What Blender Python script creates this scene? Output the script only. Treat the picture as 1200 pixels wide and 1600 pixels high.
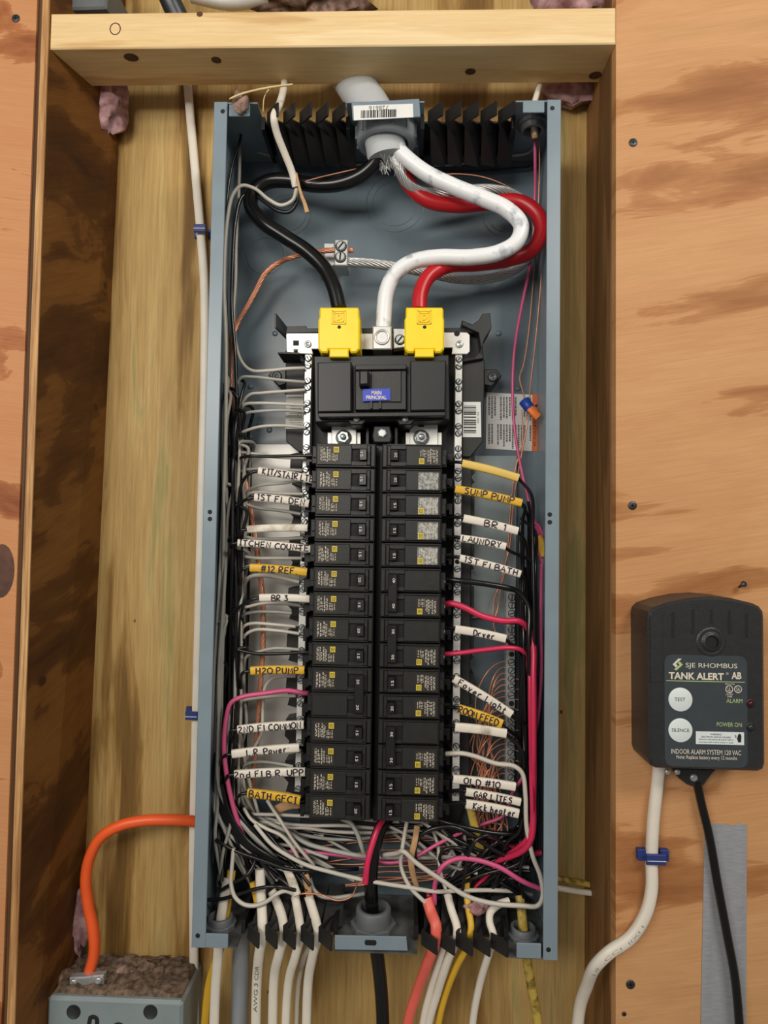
import bpy, math, random
from mathutils import Vector, Matrix
random.seed(11)
S = bpy.context.scene
for o in list(bpy.data.objects):
    bpy.data.objects.remove(o, do_unlink=True)
C = S.collection

# ------------------------------------------------------------------ camera
CAM = Vector((0.02506953, -0.75641132, -0.02310753))
YAW, PITCH, ROLL, FOC = 0.03186945, 0.04123427, -0.01524316, 1000.0
def _rot():
    return Matrix.Rotation(YAW, 3, 'Z') @ Matrix.Rotation(PITCH, 3, 'X') @ Matrix.Rotation(ROLL, 3, 'Y')
RM = _rot()
cd = bpy.data.cameras.new('camera')
cam = bpy.data.objects.new('camera', cd)
C.objects.link(cam)
cam.matrix_world = Matrix.Translation(CAM) @ (RM @ Matrix.Rotation(math.radians(90), 3, 'X')).to_4x4()
cd.sensor_fit = 'VERTICAL'
cd.sensor_height = 32.0
cd.lens = FOC / 1600.0 * 32.0
cd.clip_start = 0.02
S.camera = cam

# ------------------------------------------------------------------ light
w = bpy.data.worlds.new('room')
S.world = w
w.use_nodes = True
w.node_tree.nodes['Background'].inputs[0].default_value = (1.0, 0.95, 0.88, 1)
w.node_tree.nodes['Background'].inputs[1].default_value = 0.20
def lamp(name, loc, target, sx, sy, power, col):
    l = bpy.data.lights.new(name, 'AREA')
    l.shape = 'RECTANGLE'; l.size = sx; l.size_y = sy; l.energy = power; l.color = col
    o = bpy.data.objects.new(name, l)
    C.objects.link(o)
    o.location = loc
    o.rotation_euler = (Vector(target) - Vector(loc)).to_track_quat('-Z', 'Y').to_euler()
    return o
lamp('unseen_lamp_left', (-0.72, -1.60, 0.50), (0, 0, 0.15), 1.2, 0.45, 22, (1.0, 0.95, 0.87))  # unseen soft light behind the camera, set for shading from the left
lamp('unseen_lamp_right', (0.85, -1.30, 0.90), (0.1, 0, 0.20), 0.7, 0.25, 14, (1.0, 0.94, 0.85))  # unseen weaker light, set for shadows falling left and down
S.view_settings.view_transform = 'Standard'
S.view_settings.look = 'None'
S.view_settings.gamma = 1.0
S.view_settings.use_curve_mapping = False
S.view_settings.exposure = -0.12

# ------------------------------------------------------------------ helpers
def at(px, py, Y):
    """world point on the plane y = Y seen at photo pixel (px, py)"""
    d = RM @ Vector(((px - 600) / FOC, 1.0, -(py - 800) / FOC))
    return CAM + d * ((Y - CAM.y) / d.y)

class B:
    def __init__(s):
        s.v = []; s.f = []; s.sm = []
    def add(s, vs, fs, smooth=False):
        b = len(s.v)
        s.v += [tuple(p) for p in vs]
        s.f += [tuple(i + b for i in f) for f in fs]
        s.sm += [smooth] * len(fs)
        return s
    def box(s, x0, x1, y0, y1, z0, z1):
        vs = [(x, y, z) for x in (x0, x1) for y in (y0, y1) for z in (z0, z1)]
        return s.add(vs, [(0, 1, 3, 2), (4, 6, 7, 5), (0, 4, 5, 1), (2, 3, 7, 6), (0, 2, 6, 4), (1, 5, 7, 3)])
    def prism(s, pts, y0, y1, bev=0.0, smooth=False):
        """pts: (x, z) outline; front at y0, back at y1, front edge chamfered"""
        n = len(pts)
        a = sum(pts[i][0] * pts[(i + 1) % n][1] - pts[(i + 1) % n][0] * pts[i][1] for i in range(n))
        if a < 0: pts = pts[::-1]
        rings = []
        if bev:
            ins = offset(pts, bev)
            rings.append([(p[0], y0, p[1]) for p in ins])
            rings.append([(p[0], y0 + bev, p[1]) for p in pts])
        else:
            rings.append([(p[0], y0, p[1]) for p in pts])
        rings.append([(p[0], y1, p[1]) for p in pts])
        vs = [p for r in rings for p in r]
        fs = [tuple(range(n))]
        for k in range(len(rings) - 1):
            for i in range(n):
                j = (i + 1) % n
                fs.append((k * n + i, (k + 1) * n + i, (k + 1) * n + j, k * n + j))
        fs.append(tuple(range((len(rings) - 1) * n, len(rings) * n))[::-1])
        return s.add(vs, fs, smooth)
    def pp(s, pix, Y0, Y1, bev=0.0):
        return s.prism([(q.x, q.z) for q in (at(a, b, Y0) for a, b in pix)], Y0, Y1, bev)
    def rr(s, px0, px1, py0, py1, Y0, Y1, r=0.0, bev=0.0):
        """upright rounded rectangle given by photo pixels on plane Y0"""
        c = at((px0 + px1) / 2, (py0 + py1) / 2, Y0)
        k = (Y0 - CAM.y) / FOC
        hw, hh = abs(px1 - px0) * k / 2, abs(py1 - py0) * k / 2
        return s.prism(rrect(c.x - hw, c.x + hw, c.z - hh, c.z + hh, r), Y0, Y1, bev)
    def cyl(s, p0, p1, r0, r1=None, n=14, caps=True, smooth=True):
        p0, p1 = Vector(p0), Vector(p1)
        r1 = r0 if r1 is None else r1
        t = (p1 - p0).normalized()
        u = t.orthogonal().normalized(); w_ = t.cross(u)
        vs = []
        for p, r in ((p0, r0), (p1, r1)):
            for i in range(n):
                a = 2 * math.pi * i / n
                vs.append(p + (u * math.cos(a) + w_ * math.sin(a)) * r)
        s.add(vs, [(i, (i + 1) % n, n + (i + 1) % n, n + i) for i in range(n)], smooth)
        if caps:
            s.add(vs[:n], [tuple(range(n))[::-1]]); s.add(vs[n:], [tuple(range(n))])
        return s
    def lathe(s, c, axis, prof, n=20, smooth=True):
        """prof: list of (distance along axis, radius)"""
        c = Vector(c); t = Vector(axis).normalized()
        u = t.orthogonal().normalized(); w_ = t.cross(u)
        vs = []
        for d, r in prof:
            for i in range(n):
                a = 2 * math.pi * i / n
                vs.append(c + t * d + (u * math.cos(a) + w_ * math.sin(a)) * r)
        fs = []
        for k in range(len(prof) - 1):
            for i in range(n):
                j = (i + 1) % n
                fs.append((k * n + i, k * n + j, (k + 1) * n + j, (k + 1) * n + i))
        return s.add(vs, fs, smooth)
    def sweep(s, pts, sec, nrm=None, caps=True, smooth=True, scale=None):
        """sweep a closed section [(a, b)] along pts; a lies across the path in the wall plane, b along -y"""
        n = len(sec); vs = []; N = len(pts); prev = None
        for k, p in enumerate(pts):
            t = (pts[min(k + 1, N - 1)] - pts[max(k - 1, 0)])
            t = t.normalized() if t.length > 1e-9 else Vector((0, 0, -1))
            if nrm is not None:
                nn = Vector(nrm); nn = nn - t * nn.dot(t)
                if nn.length < 0.05: nn = prev - t * prev.dot(t) if prev else t.orthogonal()
            else:
                nn = prev - t * prev.dot(t) if prev else t.orthogonal()
            nn.normalize(); prev = nn
            side = t.cross(nn)
            q = scale[k] if scale else 1.0
            vs += [p + side * (a * q) + nn * (b * q) for a, b in sec]
        fs = [(k * n + i, k * n + (i + 1) % n, (k + 1) * n + (i + 1) % n, (k + 1) * n + i) for k in range(N - 1) for i in range(n)]
        s.add(vs, fs, smooth)
        if caps:
            s.add(vs[:n], [tuple(range(n))[::-1]]); s.add(vs[-n:], [tuple(range(n))])
        return s
    def tube(s, pts, r, n=7, scale=None):
        return s.sweep(pts, [(r * math.cos(2 * math.pi * i / n), r * math.sin(2 * math.pi * i / n)) for i in range(n)], scale=scale)

def offset(pts, d):
    n = len(pts); out = []
    for i in range(n):
        p0, p, p1 = Vector(pts[i - 1]), Vector(pts[i]), Vector(pts[(i + 1) % n])
        e0, e1 = (p - p0), (p1 - p)
        if e0.length < 1e-9 or e1.length < 1e-9: out.append(tuple(p)); continue
        e0.normalize(); e1.normalize()
        n0, n1 = Vector((-e0.y, e0.x)), Vector((-e1.y, e1.x))
        m = n0 + n1
        if m.length < 0.2: out.append(tuple(p)); continue
        m.normalize()
        out.append(tuple(p + m * (d / max(0.35, m.dot(n0)))))
    return out
def rrect(x0, x1, z0, z1, r, k=4):
    if r <= 0: return [(x0, z0), (x1, z0), (x1, z1), (x0, z1)]
    o = []
    for cx, cz, a in ((x1 - r, z0 + r, -90), (x1 - r, z1 - r, 0), (x0 + r, z1 - r, 90), (x0 + r, z0 + r, 180)):
        for i in range(k + 1):
            t = math.radians(a + 90 * i / k)
            o.append((cx + r * math.cos(t), cz + r * math.sin(t)))
    return o
def smooth(pts, per=6):
    P = [Vector(p) for p in pts]
    if len(P) < 3: return [P[0].lerp(P[-1], i / per) for i in range(per + 1)]
    P = [P[0] * 2 - P[1]] + P + [P[-1] * 2 - P[-2]]
    out = []
    for i in range(1, len(P) - 2):
        a, b, c, d = P[i - 1:i + 3]
        # centripetal parameters keep uneven point spacing from overshooting
        t0 = 0; t1 = t0 + max((b - a).length, 1e-6) ** .5; t2 = t1 + max((c - b).length, 1e-6) ** .5; t3 = t2 + max((d - c).length, 1e-6) ** .5
        for k in range(per):
            t = t1 + (t2 - t1) * k / per
            A1 = a * ((t1 - t) / (t1 - t0)) + b * ((t - t0) / (t1 - t0))
            A2 = b * ((t2 - t) / (t2 - t1)) + c * ((t - t1) / (t2 - t1))
            A3 = c * ((t3 - t) / (t3 - t2)) + d * ((t - t2) / (t3 - t2))
            B1 = A1 * ((t2 - t) / (t2 - t0)) + A2 * ((t - t0) / (t2 - t0))
            B2 = A2 * ((t3 - t) / (t3 - t1)) + A3 * ((t - t1) / (t3 - t1))
            out.append(B1 * ((t2 - t) / (t2 - t1)) + B2 * ((t - t1) / (t2 - t1)))
    out.append(P[-2])
    return out
def path(pp, Y=None, per=6):
    """photo pixels (px, py[, depth]) to a smooth run of world points"""
    return smooth([at(p[0], p[1], p[2] if len(p) > 2 else Y) for p in pp], per)
def superell(w_, t, n=14, e=3.0):
    o = []
    for i in range(n):
        a = 2 * math.pi * i / n
        c, s_ = math.cos(a), math.sin(a)
        o.append((math.copysign(abs(c) ** (2 / e), c) * w_, math.copysign(abs(s_) ** (2 / e), s_) * t))
    return o

def mesh(name, b):
    m = bpy.data.meshes.new(name)
    m.from_pydata(b.v, [], b.f)
    m.polygons.foreach_set('use_smooth', b.sm)
    m.update()
    return m
def obj(name, b, mat, parent=None, label=None):
    m = b if isinstance(b, bpy.types.Mesh) else mesh(name, b)
    if mat is not None and not m.materials: m.materials.append(mat)
    o = bpy.data.objects.new(name, m)
    C.objects.link(o)
    if parent is not None:
        o.parent = parent
        o.matrix_parent_inverse = Matrix.Translation(parent.location).inverted() if parent.get('_w') else Matrix.Identity(4)
    if label: o['label'] = label
    return o
def tag(o, label, cat, group=None):
    o['label'] = label; o['category'] = cat
    if group: o['group'] = group
    return o
def thing(name, label, cat, loc=(0, 0, 0), group=None):
    """Empty at the base of a thing; its parts are given in world coordinates"""
    o = bpy.data.objects.new(name, None)
    o.empty_display_size = 0.01
    C.objects.link(o)
    o.location = loc
    o['_w'] = 1
    return tag(o, label, cat, group)
def struct(name, b, mat):
    o = obj(name, b, mat); o['kind'] = 'structure'
    return o

# ------------------------------------------------------------------ materials
def lin(c):
    return tuple(((v / 255) / 12.92 if v / 255 <= 0.04045 else ((v / 255 + 0.055) / 1.055) ** 2.4) for v in c) + (1,)
def plain(name, rgb, rough=0.5, metal=0.0, var=0.06, scale=60, bump=0.0, bscale=400, spec=0.5, coat=0.0, rvar=0.0):
    m = bpy.data.materials.new(name); m.use_nodes = True
    nt = m.node_tree; N = nt.nodes; L = nt.links
    p = N['Principled BSDF']
    c = lin(rgb)
    tc = N.new('ShaderNodeTexCoord')
    nz = N.new('ShaderNodeTexNoise'); nz.inputs['Scale'].default_value = scale; nz.inputs['Detail'].default_value = 4
    L.new(tc.outputs['Object'], nz.inputs['Vector'])
    rp = N.new('ShaderNodeValToRGB')
    rp.color_ramp.elements[0].position = 0.3; rp.color_ramp.elements[1].position = 0.7
    rp.color_ramp.elements[0].color = tuple(v * (1 - var) for v in c[:3]) + (1,)
    rp.color_ramp.elements[1].color = tuple(min(1, v * (1 + var)) for v in c[:3]) + (1,)
    L.new(nz.outputs['Fac'], rp.inputs['Fac'])
    L.new(rp.outputs['Color'], p.inputs['Base Color'])
    p.inputs['Roughness'].default_value = rough
    p.inputs['Metallic'].default_value = metal
    p.inputs['Specular IOR Level'].default_value = spec
    p.inputs['Coat Weight'].default_value = coat
    if rvar:
        mr = N.new('ShaderNodeMapRange'); mr.inputs['To Min'].default_value = rough - rvar; mr.inputs['To Max'].default_value = rough + rvar
        L.new(nz.outputs['Fac'], mr.inputs['Value']); L.new(mr.outputs['Result'], p.inputs['Roughness'])
    if bump:
        n2 = N.new('ShaderNodeTexNoise'); n2.inputs['Scale'].default_value = bscale; n2.inputs['Detail'].default_value = 3
        L.new(tc.outputs['Object'], n2.inputs['Vector'])
        bp = N.new('ShaderNodeBump'); bp.inputs['Strength'].default_value = bump; bp.inputs['Distance'].default_value = 0.001
        L.new(n2.outputs['Fac'], bp.inputs['Height']); L.new(bp.outputs['Normal'], p.inputs['Normal'])
    return m
def ramp(N, stops):
    r = N.new('ShaderNodeValToRGB')
    e = r.color_ramp.elements
    e[0].position, e[0].color = stops[0][0], lin(stops[0][1])
    e[1].position, e[1].color = stops[-1][0], lin(stops[-1][1])
    for p, c in stops[1:-1]:
        q = e.new(p); q.color = lin(c)
    return r
def wood(name, stops, fine, sc=(1.2, 1, 9), fsc=(14, 10, 420), warp=0.35, rough=0.62, seed=0.0, fineamt=0.35, bump=0.25, knots=None, rings=0.0, rot=0.0, rsc=26, tear=0.0, rotx=0.0):
    """plywood and sawn timber: long growth patches plus fine fibre, grain along the short scale axis"""
    m = bpy.data.materials.new(name); m.use_nodes = True
    nt = m.node_tree; N = nt.nodes; L = nt.links
    p = N['Principled BSDF']; p.inputs['Roughness'].default_value = rough; p.inputs['Specular IOR Level'].default_value = 0.3
    tc = N.new('ShaderNodeTexCoord')
    mp = N.new('ShaderNodeMapping'); mp.inputs['Location'].default_value = (seed, seed * 0.7, seed * 1.3)
    mp.inputs['Rotation'].default_value = (rotx, rot, 0)
    L.new(tc.outputs['Object'], mp.inputs['Vector'])
    m1 = N.new('ShaderNodeMapping'); m1.inputs['Scale'].default_value = sc; L.new(mp.outputs['Vector'], m1.inputs['Vector'])
    n0 = N.new('ShaderNodeTexNoise'); n0.inputs['Scale'].default_value = 1.6; n0.inputs['Detail'].default_value = 2
    L.new(m1.outputs['Vector'], n0.inputs['Vector'])
    mx = N.new('ShaderNodeMixRGB'); mx.blend_type = 'ADD'; mx.inputs['Fac'].default_value = warp
    L.new(m1.outputs['Vector'], mx.inputs['Color1']); L.new(n0.outputs['Color'], mx.inputs['Color2'])
    n1 = N.new('ShaderNodeTexNoise'); n1.inputs['Scale'].default_value = 1.5; n1.inputs['Detail'].default_value = 5; n1.inputs['Roughness'].default_value = 0.55
    L.new(mx.outputs['Color'], n1.inputs['Vector'])
    src = n1.outputs['Fac']
    if rings:
        ml = N.new('ShaderNodeMath'); ml.operation = 'MULTIPLY'; ml.inputs[1].default_value = rsc
        L.new(n1.outputs['Fac'], ml.inputs[0])
        sn = N.new('ShaderNodeMath'); sn.operation = 'SINE'; L.new(ml.outputs[0], sn.inputs[0])
        ma = N.new('ShaderNodeMath'); ma.operation = 'MULTIPLY_ADD'; ma.inputs[1].default_value = rings
        L.new(sn.outputs[0], ma.inputs[0]); L.new(n1.outputs['Fac'], ma.inputs[2]); src = ma.outputs[0]
    m2 = N.new('ShaderNodeMapping'); m2.inputs['Scale'].default_value = fsc; L.new(mp.outputs['Vector'], m2.inputs['Vector'])
    n2 = N.new('ShaderNodeTexNoise'); n2.inputs['Scale'].default_value = 1.0; n2.inputs['Detail'].default_value = 6; n2.inputs['Roughness'].default_value = 0.7
    L.new(m2.outputs['Vector'], n2.inputs['Vector'])
    if tear:
        mt = N.new('ShaderNodeMath'); mt.operation = 'MULTIPLY_ADD'; mt.inputs[1].default_value = tear; mt.inputs[2].default_value = -tear / 2
        L.new(n2.outputs['Fac'], mt.inputs[0])
        md = N.new('ShaderNodeMath'); md.operation = 'ADD'; L.new(mt.outputs[0], md.inputs[0]); L.new(src, md.inputs[1]); src = md.outputs[0]
    r1 = ramp(N, stops); L.new(src, r1.inputs['Fac'])
    r2 = ramp(N, [(0.3, fine[0]), (0.72, fine[1])]); L.new(n2.outputs['Fac'], r2.inputs['Fac'])
    mm = N.new('ShaderNodeMixRGB'); mm.blend_type = 'MULTIPLY'; mm.inputs['Fac'].default_value = fineamt
    L.new(r1.outputs['Color'], mm.inputs['Color1']); L.new(r2.outputs['Color'], mm.inputs['Color2'])
    last = mm.outputs['Color']
    if knots:
        vo = N.new('ShaderNodeTexVoronoi'); vo.inputs['Scale'].default_value = knots[0]
        m3 = N.new('ShaderNodeMapping'); m3.inputs['Scale'].default_value = knots[3] if len(knots) > 3 else (1, 1, 1); L.new(mp.outputs['Vector'], m3.inputs['Vector'])
        L.new(m3.outputs['Vector'], vo.inputs['Vector'])
        rk = N.new('ShaderNodeValToRGB'); rk.color_ramp.elements[0].position = knots[1]; rk.color_ramp.elements[1].position = knots[1] * 1.8
        rk.color_ramp.elements[0].color = (1, 1, 1, 1); rk.color_ramp.elements[1].color = (0, 0, 0, 1)
        L.new(vo.outputs['Distance'], rk.inputs['Fac'])
        mk = N.new('ShaderNodeMixRGB'); mk.inputs['Color2'].default_value = lin(knots[2])
        L.new(rk.outputs['Color'], mk.inputs['Fac']); L.new(last, mk.inputs['Color1']); last = mk.outputs['Color']
    L.new(last, p.inputs['Base Color'])
    bp = N.new('ShaderNodeBump'); bp.inputs['Strength'].default_value = bump; bp.inputs['Distance'].default_value = 0.0008
    L.new(n2.outputs['Fac'], bp.inputs['Height']); L.new(bp.outputs['Normal'], p.inputs['Normal'])
    return m
def mottled(name, a, b, scale, lo=0.45, hi=0.55, rough=0.6, sc=(1, 1, 1)):
    m = bpy.data.materials.new(name); m.use_nodes = True
    nt = m.node_tree; N = nt.nodes; L = nt.links; p = N['Principled BSDF']; p.inputs['Roughness'].default_value = rough
    tc = N.new('ShaderNodeTexCoord'); mp = N.new('ShaderNodeMapping'); mp.inputs['Scale'].default_value = sc
    L.new(tc.outputs['Object'], mp.inputs['Vector'])
    nz = N.new('ShaderNodeTexNoise'); nz.inputs['Scale'].default_value = scale; nz.inputs['Detail'].default_value = 5
    L.new(mp.outputs['Vector'], nz.inputs['Vector'])
    r = ramp(N, [(lo, a), (hi, b)]); L.new(nz.outputs['Fac'], r.inputs['Fac']); L.new(r.outputs['Color'], p.inputs['Base Color'])
    return m

M = {}
M['ply_right'] = wood('fir_plywood', [(0.28, (150, 98, 58)), (0.40, (170, 117, 72)), (0.440, (184, 131, 84)), (0.452, (200, 149, 102)), (0.60, (207, 158, 110)), (0.74, (192, 148, 98))],
                      [(190, 156, 122), (255, 250, 244)], sc=(2.1, 1, 9.5), fsc=(14, 10, 520), warp=0.75, seed=4.3, rot=0.16, rings=0.012, rsc=34, fineamt=0.30, tear=0.035)
M['ply_left'] = wood('red_fir_plywood', [(0.32, (132, 72, 40)), (0.44, (166, 104, 62)), (0.475, (178, 116, 72)), (0.488, (200, 144, 98)), (0.70, (198, 138, 92))],
                     [(190, 155, 120), (255, 248, 240)], sc=(3.4, 1, 8), fsc=(14, 10, 520), warp=0.9, seed=8.4, rot=-0.12, rings=0.015, rsc=30, tear=0.035, fineamt=0.3)
M['ply_edge'] = wood('plywood_edge', [(0.3, (58, 38, 20)), (0.5, (92, 64, 38)), (0.7, (128, 92, 56))], [(130, 100, 76), (255, 250, 240)], sc=(160, 160, 2), fsc=(500, 500, 16), warp=0.2, seed=1.2)
M['edge_light'] = wood('pale_plywood_edge', [(0.3, (160, 112, 68)), (0.45, (214, 168, 114)), (0.7, (236, 198, 146))], [(140, 104, 74), (255, 250, 240)], sc=(120, 120, 2.5), fsc=(520, 520, 14), warp=0.3, seed=2.2, fineamt=0.85)
M['bay_side'] = wood('dark_plywood', [(0.30, (62, 35, 10)), (0.42, (86, 52, 17)), (0.49, (96, 60, 21)), (0.51, (112, 72, 28)), (0.72, (134, 90, 40))],
                     [(170, 140, 110), (255, 250, 240)], sc=(2, 4.5, 9), fsc=(60, 20, 260), warp=0.9, seed=5.0, rings=0.02, rsc=26, knots=(13, 0.05, (58, 32, 10)), rotx=-0.55, tear=0.05)  # darker brown ply tones for the bay side
M['sheath'] = wood('treated_plywood', [(0.28, (112, 82, 38)), (0.41, (160, 126, 70)), (0.50, (192, 160, 100)), (0.58, (204, 176, 118)), (0.70, (176, 164, 106))],
                   [(150, 124, 88), (255, 250, 240)], sc=(13, 4, 1.5), fsc=(260, 40, 9), warp=0.9, seed=2.6, rings=0.03, rsc=30, knots=(22, 0.028, (84, 58, 28), (1, 1, 0.7)), fineamt=0.55)
M['stud'] = wood('pine_stud', [(0.3, (96, 66, 36)), (0.5, (136, 98, 58)), (0.7, (160, 120, 76))], [(140, 110, 80), (255, 250, 240)], sc=(14, 14, 1.4), fsc=(300, 300, 9), warp=0.6, seed=4.1, rings=0.05, rsc=40, knots=(7, 0.05, (92, 54, 26), (1, 1, 0.5)))
M['block'] = wood('pine_blocking', [(0.3, (206, 168, 116)), (0.45, (232, 202, 150)), (0.7, (243, 221, 176))], [(190, 160, 120), (255, 252, 246)], sc=(1.5, 14, 18), fsc=(12, 240, 320), warp=0.4, seed=7.7, rings=0.05, rsc=44, knots=(6.5, 0.055, (170, 112, 62), (1, 1.6, 1.6)))
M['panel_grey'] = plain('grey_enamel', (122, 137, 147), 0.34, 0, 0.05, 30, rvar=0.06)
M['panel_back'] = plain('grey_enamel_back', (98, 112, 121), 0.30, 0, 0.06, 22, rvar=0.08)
M['dusty_shaded_floor'] = mottled('dusty_shaded_enamel', (62, 62, 58), (92, 94, 92), 45, 0.38, 0.62, 0.7)  # dusty enamel, its colour also darkened for the shade on the floor
M['print_tan'] = plain('tan_print', (216, 208, 192), 0.6, 0, 0.1, 300)
M['knot'] = mottled('dark_knot', (58, 32, 22), (98, 58, 38), 60, 0.35, 0.65, 0.6)
M['sheen_grey'] = plain('enamel_sheen', (150, 161, 163), 0.28, 0.2, 0.05, 30, rvar=0.05)  # grey enamel, lightened in colour for its gloss
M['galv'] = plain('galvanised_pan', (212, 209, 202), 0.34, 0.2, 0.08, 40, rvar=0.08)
M['black_pl'] = plain('black_plastic', (24, 24, 25), 0.42, 0, 0.12, 40)
M['black_matte'] = plain('dusty_black_plastic', (32, 31, 30), 0.55, 0, 0.2, 50)
M['breaker'] = plain('breaker_body', (29, 28, 27), 0.45, 0, 0.15, 90, bump=0.1)
M['breaker_face'] = plain('breaker_cover', (35, 34, 32), 0.42, 0, 0.15, 90, bump=0.1)
M['handle'] = plain('breaker_handle', (22, 22, 22), 0.38, 0, 0.1, 90)
M['hole'] = plain('dark_opening', (12, 12, 13), 0.7, 0, 0.05)  # near-black painted in for the shade inside holes and recesses
M['lbl_dark'] = plain('breaker_label', (46, 40, 33), 0.5, 0, 0.1, 200)
M['lbl_silver'] = mottled('worn_silver_label', (112, 112, 106), (172, 172, 166), 320, 0.4, 0.6)
M['print_white'] = plain('white_print', (214, 206, 190), 0.6, 0, 0.1, 300)
M['print_black'] = plain('black_print', (26, 26, 28), 0.6, 0, 0.05)
M['print_grey'] = plain('grey_print', (96, 96, 96), 0.6, 0, 0.05)
M['print_faint'] = plain('faint_print', (150, 148, 142), 0.6, 0, 0.1, 300)
M['print_green'] = plain('pale_green_print', (168, 188, 128), 0.6, 0, 0.05)
M['logo_yellow'] = plain('logo_yellow', (212, 188, 60), 0.5, 0, 0.05)
M['yellow_pl'] = plain('yellow_plastic', (250, 216, 30), 0.36, 0, 0.04, 60)
M['blue_lbl'] = plain('blue_sticker', (38, 62, 190), 0.4, 0, 0.04)
M['sticker'] = plain('white_sticker', (226, 226, 222), 0.5, 0, 0.04)
M['sticker_grey'] = plain('grey_sticker', (176, 174, 166), 0.5, 0, 0.06)
M['sticker_orange'] = plain('orange_sticker', (220, 108, 44), 0.5, 0, 0.05)
M['tin'] = plain('tinned_bar', (232, 231, 226), 0.36, 0.30, 0.06, 80, rvar=0.06)
M['zinc'] = plain('zinc_screw', (186, 190, 190), 0.3, 0.6, 0.1, 120)
M['alu'] = plain('aluminium', (196, 196, 194), 0.34, 0.6, 0.08, 90)
M['copper'] = plain('copper', (214, 146, 114), 0.34, 0.4, 0.15, 60)
M['steel_dark'] = plain('dark_steel', (70, 72, 74), 0.4, 0.7, 0.1)
M['w_white'] = plain('white_wire', (196, 190, 178), 0.42, 0, 0.06, 40)
M['w_grey'] = plain('grey_white_wire', (166, 164, 156), 0.42, 0, 0.06, 40)
M['w_black'] = plain('black_wire', (22, 22, 23), 0.26, 0, 0.1, 40)
M['w_red'] = plain('red_wire', (206, 44, 84), 0.36, 0, 0.08, 40)
M['w_pink'] = plain('pink_wire', (206, 86, 130), 0.38, 0, 0.06, 40)
M['big_white'] = mottled('white_cable', (176, 182, 192), (236, 238, 240), 60, 0.34, 0.45, 0.36, (1, 1, 1))
M['big_black'] = plain('black_cable', (13, 13, 14), 0.24, 0, 0.1, 40)
M['big_red'] = plain('red_cable', (186, 22, 32), 0.34, 0, 0.08, 40)
M['grey_jacket'] = plain('grey_cable_jacket', (182, 186, 188), 0.42, 0, 0.04, 40)
M['pvc'] = plain('grey_pvc', (150, 156, 162), 0.42, 0, 0.05, 40)
M['pvc_dark'] = plain('dark_grey_fitting', (96, 100, 102), 0.5, 0, 0.12, 60)
M['nm_white'] = plain('white_sheath', (222, 214, 200), 0.46, 0, 0.05, 40)
M['nm_grimy'] = mottled('grimy_white_sheath', (170, 158, 138), (224, 216, 200), 70, 0.3, 0.5, 0.5)
M['nm_yellow'] = plain('yellow_sheath', (216, 170, 44), 0.44, 0, 0.06, 40)
M['nm_pale_yellow'] = plain('pale_yellow_sheath', (218, 184, 92), 0.46, 0, 0.06, 40)
M['nm_dull_yellow'] = mottled('soiled_yellow_sheath', (120, 96, 40), (190, 162, 74), 90, 0.36, 0.5, 0.5)
M['nm_orange'] = plain('orange_sheath', (236, 92, 38), 0.42, 0, 0.05, 40)
M['nm_coral'] = plain('coral_sheath', (226, 100, 84), 0.44, 0, 0.05, 40)
M['kraft'] = plain('kraft_paper', (186, 146, 104), 0.8, 0, 0.15, 120, bump=0.4)
M['ink'] = plain('marker_ink', (40, 26, 44), 0.5, 0, 0.1, 200)
M['alarm'] = plain('textured_black_case', (40, 41, 43), 0.36, 0, 0.1, 200, bump=0.35, bscale=900)
M['alarm_face'] = plain('alarm_label', (58, 64, 68), 0.4, 0, 0.08, 60)
M['button'] = plain('white_button', (214, 222, 222), 0.45, 0, 0.03)
M['led_red'] = plain('red_lens', (66, 12, 18), 0.15, 0, 0.05)
M['led_green'] = plain('dark_green_lens', (34, 48, 40), 0.15, 0, 0.05)
M['tape'] = mottled('duct_tape', (138, 140, 144), (156, 158, 162), 90, 0.3, 0.7, 0.35, (1, 1, 9))
M['blue_staple'] = plain('blue_staple', (40, 56, 120), 0.42, 0, 0.08, 60)
M['wirenut_blue'] = plain('blue_connector', (30, 66, 160), 0.42, 0, 0.05)
M['wirenut_orange'] = plain('orange_connector', (238, 122, 44), 0.42, 0, 0.05)
M['box_grey'] = plain('grey_box_enamel', (132, 144, 146), 0.38, 0, 0.06, 30)
M['fluff'] = mottled('pink_fluff', (150, 106, 108), (206, 168, 168), 90, 0.35, 0.65, 0.95)
M['fluff_brown'] = mottled('brown_fluff', (88, 70, 60), (158, 128, 114), 120, 0.35, 0.65, 0.95)
M['dust'] = mottled('dust', (70, 58, 48), (128, 106, 88), 160, 0.35, 0.65, 0.95)
M['straw'] = plain('straw', (216, 190, 136), 0.7, 0, 0.1)
M['dark_gap'] = plain('dark_cavity', (46, 38, 30), 0.8, 0, 0.1)

# ------------------------------------------------------------------ setting
YF = -0.100                       # front of the plywood sheets
xl, xr = at(74, 300, -0.105).x, at(953, 700, -0.085).x
struct('wall_back', B().box(-0.42, 0.32, 0.004, 0.016, -0.95, 0.75), M['sheath'])
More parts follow.
